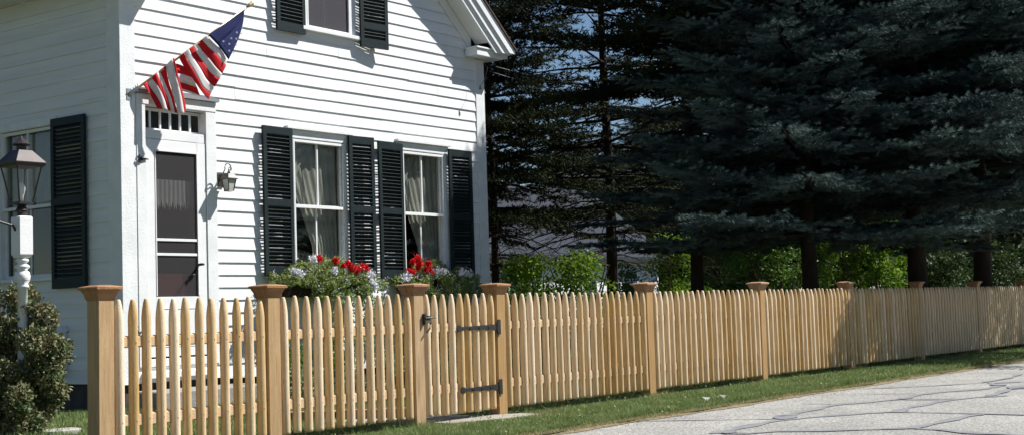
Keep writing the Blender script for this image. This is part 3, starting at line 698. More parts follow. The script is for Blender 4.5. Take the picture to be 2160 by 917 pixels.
# ================================================================== FLAG
B0 = Vector((9.336, 4.578, 3.257)); TIP = Vector((10.57, 4.08, 4.305)); PD = (TIP-B0).normalized(); HZ = Vector((PD.x, PD.y, 0)).normalized(); NRM = Vector((-HZ.y, HZ.x, 0))
def fp(x, y, off=0.):
    """zoomed-crop trace -> point on the vertical plane through the pole, real depth"""
    d = Vector(ray(250+x/3.526, y/3.526)); c0 = Vector(CAM); t = (B0-c0).dot(NRM)/d.dot(NRM); p = c0+d*t; return p-NRM*off if NRM.y > 0 else p+NRM*off
flag = empty('flag', B0, 'red, white and blue striped flag hanging gathered from an angled pole', 'flag')
mb = MB(); mb.tube([B0, TIP], [.013, .011], 8)
mb.build('pole', M['brass'], flag, smooth=True)
mb = MB(); mb.tube([TIP-PD*.01, TIP+PD*.02, TIP+PD*.03, TIP+PD*.055, TIP+PD*.075], [.018, .026, .016, .026, .008], 10); mb.build('finial', M['brass'], flag, smooth=True)
mb = MB(); mb.box(B0.x-.03, B0.x+.03, B0.y+.0, B0.y+.006, B0.z-.06, B0.z+.06); mb.tube([B0+Vector((0, .01, 0)), B0+PD*.13], .021, 8)
for k in range(4): mb.tube([B0+PD*(.03+.03*k)+Vector((-.01, -.01, .01)), B0+PD*(.03+.03*k)+Vector((-.02, -.02, .04))], .004, 5)
mb.build('bracket', mat('bracket_metal', (.35, .38, .38), .4, metal=.6), flag)
# cloth pieces: each band between two traced curves
def lerp_curve(c, t):
    n = len(c)-1; s_ = t*n; i = min(int(s_), n-1); f_ = s_-i
    # catmull
    p0 = c[max(i-1, 0)]; p1 = c[i]; p2 = c[i+1]; p3 = c[min(i+2, n)]
    return tuple(.5*((2*p1[k])+(-p0[k]+p2[k])*f_+(2*p0[k]-5*p1[k]+4*p2[k]-p3[k])*f_**2+(-p0[k]+3*p1[k]-3*p2[k]+p3[k])*f_**3) for k in (0, 1))
def bands(mb, curves, cols, offf, m=14, q=3):
    for a, b, c in zip(curves[:-1], curves[1:], cols):
        vs = []; fs = []
        for j in range(m+1):
            A, B_ = lerp_curve(a, j/m), lerp_curve(b, j/m)
            for i in range(q+1): x, y = A[0]+(B_[0]-A[0])*i/q, A[1]+(B_[1]-A[1])*i/q; vs.append(fp(x, y, offf(x, y, j/m)))
        for j in range(m):
            for i in range(q): k = j*(q+1)+i; fs.append((k, k+1, k+q+2, k+q+1))
        mb.add(vs, fs, c)
cl = MB()
offA = lambda x, y, t: .022+.035*math.sin(t*3.1)*math.sin((x+y)*.012)+.012*math.sin(x*.035-y*.01)
# canton: between pole line and free edge
cant_pole = [(935, 72), (860, 125), (790, 175), (720, 222), (650, 270)]
cant_edge = [(937, 85), (925, 180), (890, 285), (850, 370), (805, 452)]
cant_mid = [(936, 78), (890, 160), (850, 220), (795, 270), (722, 345)]
bands(cl, [cant_pole, cant_mid], [2], lambda x, y, t: .02+.05*t, q=4); bands(cl, [cant_mid, cant_edge], [2], lambda x, y, t: .05*t+.02-.03*min(1, max(0, (x-730)/180)), q=4)
cA = [[(650, 270), (722, 345), (765, 395), (805, 455)], [(617, 298), (690, 385), (745, 450), (795, 498)], [(583, 322), (650, 420), (700, 495), (764, 552)], [(552, 345), (618, 455), (670, 540), (745, 592)],
      [(517, 370), (580, 480), (635, 580), (712, 648)], [(482, 398), (545, 520), (605, 640), (686, 697)], [(445, 425), (505, 530), (570, 640), (665, 742)]]
bands(cl, cA, [1, 0, 1, 0, 1, 0], offA, q=4)
cB = [[(392, 470), (440, 475), (500, 500)], [(395, 500), (450, 505), (525, 520)], [(405, 543), (480, 553), (560, 578)], [(418, 603), (500, 622), (590, 650)], [(432, 652), (520, 672), (610, 708)], [(440, 672), (530, 692), (628, 718)]]
bands(cl, cB, [0, 0, 1, 0, 1], lambda x, y, t: -.015+.01*math.sin(x*.03), q=2)
cC = [[(176, 635), (225, 700), (260, 760), (282, 808)], [(205, 608), (255, 680), (295, 750), (320, 818)], [(243, 580), (290, 655), (330, 740), (355, 826)], [(275, 550), (320, 640), (362, 730), (384, 828)], [(306, 522), (345, 620), (385, 730), (412, 842)], [(345, 492), (365, 600), (400, 730), (430, 850)]]
bands(cl, cC, [0, 1, 0, 1, 0], lambda x, y, t: .012+.03*t+.018*math.sin(x*.06-y*.015), q=4)
cD = [[(345, 492), (365, 600), (400, 730), (430, 850)], [(392, 440), (415, 580), (450, 720), (478, 855)], [(403, 440), (430, 580), (468, 710), (492, 808)]]
bands(cl, cD, [1, 0], lambda x, y, t: .055+.03*math.sin(t*2.5)-.04*min(1, abs(x-350-y*.12)/60), q=4)
fl = cl.build('flag_cloth', [M['fred'], M['fwhite'], M['fblue']], flag, smooth=True)
md = fl.modifiers.new('thick', 'SOLIDIFY'); md.thickness = .0015; md.offset = 0
mb = MB()
for (x, y) in ((905, 215), (862, 253), (893, 262), (858, 300), (805, 338), (857, 345), (805, 388), (762, 318), (838, 402), (820, 296)):
    cc = fp(x, y, .078); a1 = HZ; a2 = Vector((0, 0, 1)); pts = []
    for k in range(10): r_ = .016 if k % 2 == 0 else .0065; a = math.pi/2+k*math.pi/5+.3; pts.append(cc+a1*r_*math.cos(a)+a2*r_*math.sin(a))
    mb.add(pts, [tuple(range(10))])
mb.build('star', M['fwhite'], fl)

# ================================================================== LANTERNS
c = at(483, 385, DH-.155); lx, lz = c[0], c[2]; ly = DH-.155
wl = empty('wall_lantern', (lx, DH, lz), 'small bronze carriage lantern on the siding right of the door', 'lantern')
mb = MB(); mb.box(lx-.045, lx+.045, DH-.035, DH-.006, lz-.03, lz+.10); mb.tube([(lx, DH-.03, lz+.075), (lx, DH-.10, lz+.09), (lx, ly, lz+.085)], .012, 6)
mb.build('back_plate', M['bronze'], wl)
mb = MB(); mb.frus([(lx, ly, .072, .072, lz+.035), (lx, ly, .070, .070, lz+.045), (lx, ly, .040, .040, lz+.095), (lx, ly, .028, .028, lz+.10)]); mb.frus([(lx, ly, .043, .043, lz-.10), (lx, ly, .038, .038, lz-.088)])
for sx in (-1, 1):
    for sy in (-1, 1): mb.tube([(lx+sx*.036, ly+sy*.036, lz-.09), (lx+sx*.056, ly+sy*.056, lz+.037)], .005, 5)
mb.lathe([(.014, .10), (.018, .115), (.006, .128), (.010, .14), (.002, .15)], (lx, ly, lz), 8)
P = [(lx-.05, ly+.04, lz+.10)]+[(lx-.012+.045*math.cos(a), ly, lz+.165+.045*math.sin(a)) for a in [3.6, 3.1, 2.5, 1.9, 1.3, .6, 0, -.6]]; mb.tube(P, .006, 6)
mb.tube([(lx+.02+.022*math.cos(a), ly, lz+.15+.022*math.sin(a)) for a in [4.5, 3.6, 2.8, 2.0, 1.1, .3, -.5, -1.2]], .0045, 5)
mb.build('frame', M['bronze'], wl)
MB().frus([(lx, ly, .035, .035, lz-.088), (lx, ly, .053, .053, lz+.034)]).build('lantern_glass', mat('frosted_glass', (.50, .50, .45), .25, (.38, .38, .34), 12), wl)

ly = 2.8; c = at(42, 500, ly-.06); px_ = c[0]+.06; py_ = ly; zt = at(42, 456, ly)[2]; zb = at(46, 540, ly)[2]
lp = empty('lamp_post', (px_, py_, 0), 'white turned lamp post with a dark four-sided lantern beside the rose bush', 'lamp post')
mb = MB(); h = .062; mb.frus([(px_, py_, h*.75, h*.75, zb-.012), (px_, py_, h, h, zb+.015), (px_, py_, h, h, zt-.01), (px_, py_, h*.85, h*.85, zt)])
mb.build('post_block', M['white'], lp, bevel=.003)
pr = [(.045, 0), (.045, .3), (.042, zb-.62), (.040, zb-.26)]
for r_, dz in ((.050, -.255), (.052, -.24), (.040, -.225), (.058, -.20), (.064, -.165), (.056, -.13), (.036, -.112), (.058, -.092), (.060, -.08), (.034, -.06), (.036, -.052), (.052, -.04), (.052, -.028), (.036, -.012)): pr.append((r_, zb+dz))
MB().lathe(pr, (px_, py_, 0), 20).build('turned_shaft', M['white'], lp, smooth=True)
gz0 = at(42, 428, ly)[2]; gz1 = at(42, 345, ly)[2]; fz = at(42, 289, ly)[2]
mb = MB(); mb.lathe([(.045, zt), (.04, zt+.03), (.05, zt+.05), (.03, gz0-.02), (.06, gz0-.01)], (px_, py_, 0), 12)
hb, ht, hr = .062, .118, .140
mb.frus([(px_, py_, hb+.006, hb+.006, gz0-.012), (px_, py_, hb+.006, hb+.006, gz0+.006)])
for sx in (-1, 1):
    for sy in (-1, 1): mb.tube([(px_+sx*hb, py_+sy*hb, gz0), (px_+sx*ht, py_+sy*ht, gz1)], .0085, 4)
mb.frus([(px_, py_, hr-.012, hr-.012, gz1-.03), (px_, py_, hr, hr, gz1-.004), (px_, py_, hr, hr, gz1+.004), (px_, py_, .062, .062, gz1+.105), (px_, py_, .05, .05, gz1+.106)])
mb.lathe([(.042, gz1+.10), (.042, gz1+.145), (.075, gz1+.15), (.078, gz1+.158), (.04, gz1+.185), (.012, fz-.01), (.004, fz+.01)], (px_, py_, 0), 12)
mb.build('lantern_frame', M['bronze'], lp)
MB().frus([(px_, py_, hb-.004, hb-.004, gz0+.007), (px_, py_, ht-.005, ht-.005, gz1-.012)]).build('lantern_glass', M['lantern_glass'], lp)
mb = MB(); mb.lathe([(.014, gz0+.01), (.014, gz0+.05), (.026, gz0+.09), (.03, gz0+.12), (.02, gz0+.155), (.003, gz0+.175)], (px_, py_, 0), 10); mb.build('bulb', M['bulb'], lp, smooth=True)
mb = MB(); zz = at(20, 480, ly)[2]; mb.tube([(px_-.06, py_, zz-.02), (px_-.09, py_-.01, zz+.02), (px_-.26, py_-.02, zz+.06)], .010, 6); mb.build('ladder_rest', M['iron'], lp)

# ================================================================== PLANTS
def leafy(name, P, size, m, label, cat, group=None, zb=.2, tpl=0, parent=None):
    V, F = leaves(P, size, zb, tpl); o = npmesh(name, V, F, m, parent=parent)
    return tag(o, label, cat, group) if label else o
# rose bush around the lamp post
rb = empty('rose_bush', (px_-.1, py_+.25, 0), 'unruly grey-green climbing rose bush with brownish leaves around the lamp post', 'bush')
cx, cyy = px_-.05, py_+.2
bl = []; rr = np.random.default_rng(4)
for i in range(46):
    a = rr.uniform(0, 6.28); h_ = rr.uniform(.08, 1.22); rad = .50*(1-.35*(h_/1.25)**1.6)*rr.uniform(.2, 1.05)
    bl.append(((cx+rad*math.cos(a), cyy+rad*math.sin(a)*.8, h_), (.15, .15, .14), 1.))
for i in range(16): bl.append(((px_+rr.uniform(-.28, .16), py_-rr.uniform(.12, .30), rr.uniform(.05, .98)), (.12, .10, .12), 1.))
Pp = clump_points(28000, bl); leafy('foliage', Pp, .037, M['rose'], None, None, parent=rb, tpl=1)
mb = MB(); canes = []
for i in range(16):
    a = rr.uniform(0, 6.28); r1 = rr.uniform(.12, .38); tp = rr.uniform(.6, 1.2); pts = [(cx+.08*math.cos(a), cyy+.08*math.sin(a), 0), (cx+r1*.5*math.cos(a), cyy+r1*.5*math.sin(a), tp*.6), (cx+r1*math.cos(a), cyy+r1*math.sin(a), tp), (cx+r1*1.25*math.cos(a+.2), cyy+r1*1.25*math.sin(a+.2), tp*.8)]
    mb.tube(pts, [.008, .006, .004, .003], 5)
cpts = [at(u, v, py_-.05) for u, v in ((55, 760), (62, 650), (72, 640), (88, 670), (100, 700), (106, 760), (112, 800))]
mb.tube([tuple(p) for p in cpts], .004, 5); mb.build('cane', M['stem'], rb)
Q = []
for a, b in zip(cpts[:-1], cpts[1:]): Q += [np.array(a)+(np.array(b)-a)*RNG.uniform()+RNG.normal(size=3)*.035 for _ in range(60)]
leafy('cane_leaves', np.array(Q), .055, M['rose'], None, None, parent=rb, tpl=1)

# window boxes
def flowerbox(x0, x1, tagname, spec):
    zt_ = 1.33; y0, y1 = DH-.31, DH-.05
    wb = empty('window_box', ((x0+x1)/2, DH-.18, zt_-.2), f'dark coco-lined hay rack planter under the front window {tagname}', 'planter', 'window boxes under the front windows')
    mb = MB(); n = 8; prof = [(y1, zt_)]+[(y1-(y1-y0)*(1-math.cos(a))/2 if False else (y0+y1)/2+(y1-y0)/2*math.cos(a), zt_-.21*math.sin(a)) for a in [math.pi*k/n for k in range(1, n)]]+[(y0, zt_)]
    mb.prism(prof, 'x', x0+.02, x1-.02); mb.build('liner', M['basket'], wb)
    mb = MB(); 
    for k in range(9):
        x = x0+(x1-x0)*k/8; mb.tube([(x, p, q-.004) for p, q in prof], .005, 5)
    mb.tube([(x0, y0-.004, zt_), (x1, y0-.004, zt_)], .006, 5); mb.build('rack', M['iron'], wb)
    pl = empty('flower_planting', ((x0+x1)/2, DH-.18, zt_), spec['label'], 'flowers', 'flowers in the window boxes')
    bl = []; rr = np.random.default_rng(spec['seed'])
    for k in range(60):
        x = rr.uniform(x0-.12, x1+.10); t = rr.uniform(0, 1)
        yy = rr.uniform(DH-.40, DH-.10); zz = rr.uniform(1.30, 1.30+.22*math.sin(max(.15, min(1, (x-x0+.2)/(x1-x0+.3)))*3.14))
        if t < .45: yy = rr.uniform(DH-.44, DH-.30); zz = rr.uniform(1.12, 1.32)
        if spec['bare'] and x < x0+.32 and zz < 1.24: zz = 1.32
        bl.append(((x, yy, zz), (.085, .075, .075), 1.))
    leafy('leaves', clump_points(8500, bl), .038, M['foliage'], None, None, parent=pl, zb=.4)
    tb = [((rr.uniform(*spec['trail']), DH-.40+rr.uniform(-.05, .05), rr.uniform(.86, 1.3)), (.05, .05, .08), 1) for _ in range(26)]
    leafy('trailing_leaves', clump_points(1800, tb), .036, M['varieg'], None, None, parent=pl, zb=-.2)
    # small white and purple blooms
    for mm, nme, cnt in ((M['wpetal'], 'small_white_blooms', 80), (M['ppetal'], 'small_purple_blooms', 130)):
        q = clump_points(cnt, [((b[0][0], b[0][1]-.05, b[0][2]+.025), (.1, .09, .09), 1) for b in bl]); q2 = np.repeat(q, 5, 0)+RNG.normal(size=(cnt*5, 3))*.008
        o = leafy(nme, q2, .018, mm, None, None, parent=pl); o['kind'] = 'stuff'
    for (x, yy, zz) in spec['white']:
        q = np.array([x, yy, zz])+RNG.normal(size=(60, 3))*np.array([.026, .02, .018]); leafy('white_bloom', np.repeat(q, 2, 0), .034, M['wpetal'], None, None, parent=pl)
    for (x, yy, zz, s_) in spec['red']:
        g = np.array([x, yy, zz])+rdir(60)*s_*1.15*RNG.uniform(.5, 1, (60, 1)); g = np.repeat(g, 4, 0)+RNG.normal(size=(240, 3))*.006
        o = leafy('geranium_bloom', g, .026, M['red'], None, None, parent=pl)
        MB().tube([(x+.02, yy+.03, 1.3), (x, yy, zz-s_*.6)], .004, 5).build('stem', M['stem'], pl)
def red_at(L_, y): return [(*at(u, v, y), s_) for u, v, s_ in L_]
yf = DH-.43
flowerbox(11.36, 12.74, 'nearer the door', dict(label='purple, white and red flowers spilling from the window box nearer the door', seed=1, bare=True, trail=(11.9, 12.9),
          white=[at(u, v, yf) for u, v in ((622, 572), (632, 578), (662, 545), (705, 570), (783, 578), (787, 596), (790, 605))],
          red=red_at([(672, 545, .035), (708, 550, .03), (735, 556, .042), (741, 564, .038), (752, 568, .042), (762, 563, .036), (771, 565, .028), (725, 560, .02)], yf)))
flowerbox(13.42, 14.62, 'farther from the door', dict(label='red geraniums and white flowers spilling from the window box farther from the door', seed=2, bare=False, trail=(13.9, 14.7),
          white=[at(u, v, yf) for u, v in ((855, 588), (923, 572), (935, 572), (975, 575), (988, 577), (860, 580))],
          red=red_at([(880, 546, .042), (885, 555, .04), (870, 552, .03), (903, 556, .038), (862, 571, .032), (870, 572, .03), (908, 572, .036), (899, 568, .026), (882, 563, .026)], yf)))
# foundation shrubs
for i, (x, y, s_, h_, n, mt, lb) in enumerate(((11.25, 4.0, .42, .62, 2600, 'leafdk', 'dark low shrub behind the fence under the nearer window'), (12.2, 3.95, .5, .75, 3600, 'varieg', 'white variegated shrub below the nearer window box'), (13.3, 3.95, .5, .72, 3000, 'leafdk', 'dark shrub between the two window boxes at the wall'), (14.4, 3.95, .5, .75, 3000, 'leafdk', 'dark shrub at the right corner of the house'), (10.93, 3.75, .16, .34, 700, 'varieg', 'small white-edged plant beside the granite step'))):
    rr = np.random.default_rng(50+i); bl = [((x+rr.uniform(-s_, s_), y+rr.uniform(-s_, s_)*.5, rr.uniform(.08, h_)), (.12, .12, .10), 1) for _ in range(26)]
    leafy('foundation_shrub', clump_points(n, bl), .05 if mt != 'varieg' else .035, M[mt], lb, 'shrub', 'shrubs along the house foundation')

# ---- conifers
def sprig_tpl(nt=12, ln=.34, wd=.055):
    rg = np.random.default_rng(1); V = []; F = []
    for k in range(nt):
        s_ = (k+.5)/nt; a = k*2.4; r_ = ln*(1.0-.35*s_); b = np.array([s_*.80, 0, 0]); t = b+np.array([r_*.75, math.cos(a)*r_*.62, math.sin(a)*r_*.62]); q = np.array([wd*.2, -math.sin(a)*wd, math.cos(a)*wd]); o = len(V)
        V += [b-q, b+q, t]; F.append((o, o+1, o+2))
    return np.array(V), np.array(F)
def conifer(seed, H, R0, z0, nbr, tw=.15, sp=.10, sz=.15, droop=.25, tpl=None, full=.5, power=.85, wh=.55, el0=-6):
    """returns crown V,F and branch MB. z0 = lowest branch height"""
    rg = np.random.default_rng(seed); P = []; D = []; SZ = []; wood = MB(); tv, tf = tpl
    lv = []; z = z0
    while z < H-.3: lv.append(z); z += wh*(1-.45*(z-z0)/(H-z0))*rg.uniform(.85, 1.15)
    BR = [(zz, k, nbr) for zz in lv for k in range(nbr)]+[(rg.uniform(z0, H-1), 0, 1) for _ in range(len(lv)*2)]
    for zz, k, nk in BR:
        z = zz+rg.uniform(-.10, .10); t = (z-z0)/(H-z0); t = min(.99, max(0, t))
        az = zz*7.3+k*6.283/nk+rg.uniform(-.25, .25); Lb = R0*((1-t)**power)*rg.uniform(.70, 1.08)+.15
        el = R(el0+34*t)+rg.uniform(-.09, .09); dirv = np.array([math.cos(az)*math.cos(el), math.sin(az)*math.cos(el), math.sin(el)]); side = np.array([-math.sin(az), math.cos(az), 0])
        def pos(s_): return np.array([0, 0, z])+dirv*s_+np.array([0, 0, -droop*(s_**1.6)*.32+ .10*max(0, s_-Lb*.6)])
        wood.tube([tuple(pos(Lb*q)) for q in (0, .33, .66, 1)], [.012+.009*Lb, .008+.006*Lb, .006+.002*Lb, .004], 4)
        s_ = Lb*.12
        while s_ < Lb:
            for sd in (-1, 1):
                l2 = (.42*(Lb-s_)+.12)*rg.uniform(.65, 1.15); 
                if s_ < Lb*full*.6: 
                    if rg.uniform() < .45: continue
                d2 = dirv*.62+side*sd*.78+np.array([0, 0, rg.uniform(-.22, .12)]); d2 /= np.linalg.norm(d2); o_ = pos(s_)
                m = max(1, int(l2/sp)); ts = (np.arange(m)+rg.uniform(0, .6, m))*sp; keep = ts > l2*.10
                base = o_+d2*ts[:, None]+np.array([0, 0, -1.])*(ts[:, None]**1.5)*droop*.4
                per = np.cross(d2, [0, 0, 1.]); per /= np.linalg.norm(per)
                for s3 in (-1, 1):
                    dd = d2*.7+per*s3*.65+rg.normal(size=(m, 3))*.16; dd[:, 2] += rg.uniform(-.30, .22, m)
                    P.append(base[keep]); D.append(dd[keep]); SZ.append((sz*rg.uniform(.7, 1.2, m))[keep])
                P.append((o_+d2*l2*.95)[None]); D.append((d2+rg.normal(size=3)*.1)[None]); SZ.append(np.array([sz*1.2]))
            s_ += tw*rg.uniform(.8, 1.2)
        P.append(pos(Lb)[None]); D.append(dirv[None]); SZ.append(np.array([sz*1.4]))
    P = np.concatenate(P); D = np.concatenate(D); SZ = np.concatenate(SZ)
    V, F = scatter(tv, tf, P, D, SZ, rg.uniform(0, 6.28, len(P))); return V, F, wood
TPL = sprig_tpl(17, .42, .048); TPL2 = sprig_tpl(8, .5, .06)
def tree_proto(kind, label, cat, seed, H, R0, z0, nbr, tr, **kw):
    V, F, wood = conifer(seed, H, R0, z0, nbr, **kw)
    e = empty(kind, (0, 0, 0), label, cat, 'conifers behind the fence')
    npmesh('crown', V, F, M['spruce'] if kind == 'blue_spruce' else M['conifer'], parent=e)
    tk = MB(); rg = random.Random(seed); pts = [(rg.uniform(-.02, .02)*k, rg.uniform(-.02, .02)*k, H*k/8) for k in range(9)]; pts[0] = (0, 0, -.4)
    tk.tube(pts, [tr*1.25]+[tr*(1-k/8.3) for k in range(1, 9)], 10); tk.build('trunk', M['bark'], e, smooth=True)
    if kind == 'conifer':
        for k in range(26):
            az = rg.uniform(0, 6.28); zz = z0*rg.uniform(.55, 1.05); L_ = R0*rg.uniform(.35, .95); c_, s_ = math.cos(az), math.sin(az)
            P_ = [(c_*L_*q, s_*L_*q, zz+L_*(.10*q-.42*q*q)+rg.uniform(-.03, .03)) for q in (0, .25, .5, .75, 1)]
            wood.tube(P_, [.022, .016, .012, .008, .004], 4)
            for j in range(7):
                q = rg.uniform(.25, 1); bx, by, bz = c_*L_*q, s_*L_*q, zz+L_*(.10*q-.42*q*q); sd = rg.choice((-1, 1)); l2 = rg.uniform(.2, .6)
                wood.tube([(bx, by, bz), (bx+l2*.5*(c_-s_*sd), by+l2*.5*(s_+c_*sd), bz-.05), (bx+l2*.8*(c_-s_*sd), by+l2*.8*(s_+c_*sd), bz-.22*rg.random())], [.007, .005, .003], 3)
    wood.build('branches', M['bark'], e, smooth=True)
    return e
def copy_tree(o, loc, rz, sc, label):
    c = o.copy(); COL.objects.link(c); c.location = loc; c.rotation_euler = (0, 0, rz); c.scale = sc if hasattr(sc, '__len__') else (sc,)*3; c['label'] = label
    for ch in list(o.children): d = ch.copy(); COL.objects.link(d); d.parent = c
    return c
SP = tree_proto('blue_spruce', 'blue spruce', 'tree', 5, 10.5, 3.5, 2.35, 8, .135, tpl=TPL, tw=.12, sp=.075, sz=.16, droop=.14, power=.75, wh=.62, el0=2)
CN = tree_proto('conifer', 'conifer', 'tree', 9, 13.0, 3.0, 2.9, 7, .11, tpl=TPL2, tw=.17, sp=.11, sz=.22, droop=.32, power=.55, full=.8, wh=.55, el0=2)
# blue spruces: x, y, rot, scale, label
OP = tree_proto('conifer', 'conifer', 'tree', 12, 14.0, 3.2, 3.0, 5, .13, tpl=TPL2, tw=.22, sp=.15, sz=.22, droop=.42, power=.5, full=1.15, wh=.62, el0=4)
sp = [(19.1, 1.5, .3, (1.0, 1.0, .80), 'large blue spruce third from the right along the fence, dense and in shade'),
      (21.5, .8, 2.1, (1.22, 1.22, 1.08), 'blue spruce with the thickest trunk close behind the fence and a sunlit right side'),
      (24.5, .8, 4.0, (1.26, 1.26, 1.12), 'rightmost blue spruce along the fence, its branches over the road edge'),
            (37.6, 9.0, 1.2, (1.2, 1.2, 1.15), 'slender-trunked blue spruce behind the fence row between two thick trunks')]
HI = tree_proto('conifer', 'conifer whose branches begin high on its trunk, nearest the house among the fence-side trees', 'tree', 31, 8.2, 2.3, 4.5, 7, .12, tpl=TPL2, tw=.15, sp=.10, sz=.22, droop=.2, power=.5, full=.7, wh=.45, el0=0)
HI.location = (19.3, 3.5, 0)
for i, (x, y, rz, sc, lb) in enumerate(sp):
    if i == 0: SP.location = (x, y, 0); SP.rotation_euler.z = rz; SP.scale = sc; SP['label'] = lb
    else: copy_tree(SP, (x, y, 0), rz, sc, lb)
cn0 = [(24.2, 8.2, 1.0, (1.0, 1.0, 1.0), 'tall open conifer with sky showing on both sides of its straight trunk'),
      (20.8, 8.6, 2.0, (.72, .72, .95), 'dark conifer with a leaning trunk just right of the house corner'),
      (22.2, 11.5, 2.6, (.7, .7, 1.0), 'dark conifer half hidden behind the house corner'),
      (32.0, 8.2, 4.0, (1.1, 1.1, 1.1), 'dark conifer right of the open conifer behind the spruces'),
      (33, 9.5, 5.0, (1.3, 1.3, 1.3), 'dark conifer filling the gap between the fence spruces'),
      (40, 10, .5, (1.5, 1.5, 1.3), 'dark conifer far behind the thick-trunked spruce'),
      (40, 6.2, 1.5, (1.2, 1.2, 1.1), 'dark conifer beyond the rightmost spruce at the picture edge'),
      (48, 6, 2.5, (1.5, 1.5, 1.2), 'farthest dark conifer along the fence line')]
cn = cn0+[(52+7*k, 44-2.2*k+3*math.sin(k*2.), k*1.3, (2.0, 2.0, .88+.12*math.sin(k*3.)), 'far dark conifer in the wood behind the neighbouring house') for k in range(9)]
for i, (x, y, rz, sc, lb) in enumerate(cn):
    if i == 0: OP.location = (x, y, 0); OP.rotation_euler.z = rz; OP.scale = sc; OP['label'] = lb
    elif i == 1: CN.location = (x, y, 0); CN.rotation_euler.z = rz; CN.scale = sc; CN['label'] = lb
    else: copy_tree(CN, (x, y, 0), rz, sc, lb)

# ---- leafy shrubs beyond the fence
def shrub(x, y, wx, h_, n, mt, lb, size=.075, seed=0):
    rr = np.random.default_rng(seed); e = empty('leafy_shrub', (x, y, 0), lb, 'shrub', 'leafy shrubs under the conifers')
    bl = []
    for _ in range(34):
        a = rr.uniform(0, 6.28); zz = rr.uniform(.15, 1)*h_; rad = wx*math.sqrt(rr.uniform(0, 1))*(1-.55*(zz/h_)**2); bl.append(((x+rad*math.cos(a), y+rad*math.sin(a)*.7, zz), (.30*wx**.5, .30*wx**.5, .22*wx**.5), 1))
    leafy('crown', clump_points(n, bl), size, M[mt], None, None, parent=e, zb=.3, tpl=0)
    mb = MB()
    for k in range(7):
        a = rr.uniform(0, 6.28); mb.tube([(x+.05*math.cos(a), y+.05*math.sin(a), 0), (x+wx*.4*math.cos(a), y+wx*.4*math.sin(a), h_*.55), (x+wx*.6*math.cos(a), y+wx*.6*math.sin(a), h_*.85)], [.03, .018, .008], 5)
    mb.build('stem', M['stem'], e)
def sh_at(u, y, wx, h_, n, mt, lb, seed, size=.08): p = at(u, 600, y); shrub(p[0], y, wx, h_, n, mt, lb, size, seed)
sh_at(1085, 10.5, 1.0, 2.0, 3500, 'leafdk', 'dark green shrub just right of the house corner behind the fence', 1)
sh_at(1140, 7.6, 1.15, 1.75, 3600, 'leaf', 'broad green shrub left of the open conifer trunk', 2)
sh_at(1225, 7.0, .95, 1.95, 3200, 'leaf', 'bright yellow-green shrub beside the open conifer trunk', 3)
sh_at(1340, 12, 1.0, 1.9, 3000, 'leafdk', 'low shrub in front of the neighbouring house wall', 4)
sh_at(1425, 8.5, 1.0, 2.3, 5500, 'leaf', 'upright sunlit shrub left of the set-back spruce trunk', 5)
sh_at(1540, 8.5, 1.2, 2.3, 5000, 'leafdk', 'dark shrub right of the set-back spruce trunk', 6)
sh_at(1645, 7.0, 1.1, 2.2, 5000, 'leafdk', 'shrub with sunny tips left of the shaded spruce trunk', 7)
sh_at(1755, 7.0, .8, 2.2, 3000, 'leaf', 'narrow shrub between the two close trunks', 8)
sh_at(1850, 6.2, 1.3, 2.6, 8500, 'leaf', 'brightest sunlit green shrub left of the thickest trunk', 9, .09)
sh_at(1990, 5.0, 1.3, 2.2, 6000, 'shadeleaf', 'shrub with shade put into its leaf colour right of the thickest trunk', 10, .09)  # this shrub and the next: darker leaf colour in place of shade
sh_at(2110, 4.5, 1.3, 1.9, 5000, 'shadeleaf', 'dark shrub at the right edge behind the fence', 11, .09)

nn = 26000; xx = RNG.uniform(30, 150, nn); yy = 46-.25*(xx-60)+RNG.normal(size=nn)*3+(xx > 95)*-8; zz = RNG.uniform(0, 1, nn)**.8*(5.5+1.5*np.sin(xx*.35)+1.1*np.sin(xx*.9+1))
leafy('undergrowth', np.stack([xx, yy, zz], 1), .8, M['shadeleaf'], 'far-off leafy undergrowth reading as one green mass behind the neighbouring house', 'undergrowth'); bpy.data.objects['undergrowth']['kind'] = 'stuff'
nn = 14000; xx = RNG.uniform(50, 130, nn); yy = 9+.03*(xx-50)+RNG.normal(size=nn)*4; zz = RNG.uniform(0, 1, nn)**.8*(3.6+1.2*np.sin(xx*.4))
o = leafy('undergrowth', np.stack([xx, yy, zz], 1), .7, M['shadeleaf'], 'far-off leafy undergrowth along the fence line beyond the last conifers', 'undergrowth'); o['kind'] = 'stuff'

# ---- neighbouring house far behind
nx, ny = 47, 26
nh = empty('neighbour_house', (nx, ny, 0), 'distant white house with a pale grey roof seen under the conifer branches', 'house')
mb = MB(); mb.box(nx-9, nx+9, ny, ny+8, 0, 3.1); mb.prism([(ny, 3.1), (ny+8, 3.1), (ny+4, 6.2)], 'x', nx-8.99, nx+8.99); mb.build('wall', M['nwall'], nh)
mb = MB(); mb.prism([(ny-.5, 2.95), (ny+4, 6.35), (ny+4, 6.5), (ny-.5, 3.12)], 'x', nx-9.5, nx+9.5); mb.prism([(ny+8.5, 2.95), (ny+4, 6.35), (ny+4, 6.5), (ny+8.5, 3.12)], 'x', nx-9.5, nx+9.5); mb.build('roof', M['nroof'], nh)
for wx in (nx-6, nx-2, nx+3.2, nx+6.5):
    wn = MB().box(wx-.6, wx+.6, ny-.06, ny-.01, 1.0, 2.5).build('window', M['trim'], nh); MB().box(wx-.5, wx+.5, ny-.08, ny-.062, 1.1, 2.4).build('pane', mat('dark_pane', (.05, .07, .10), .1), wn)

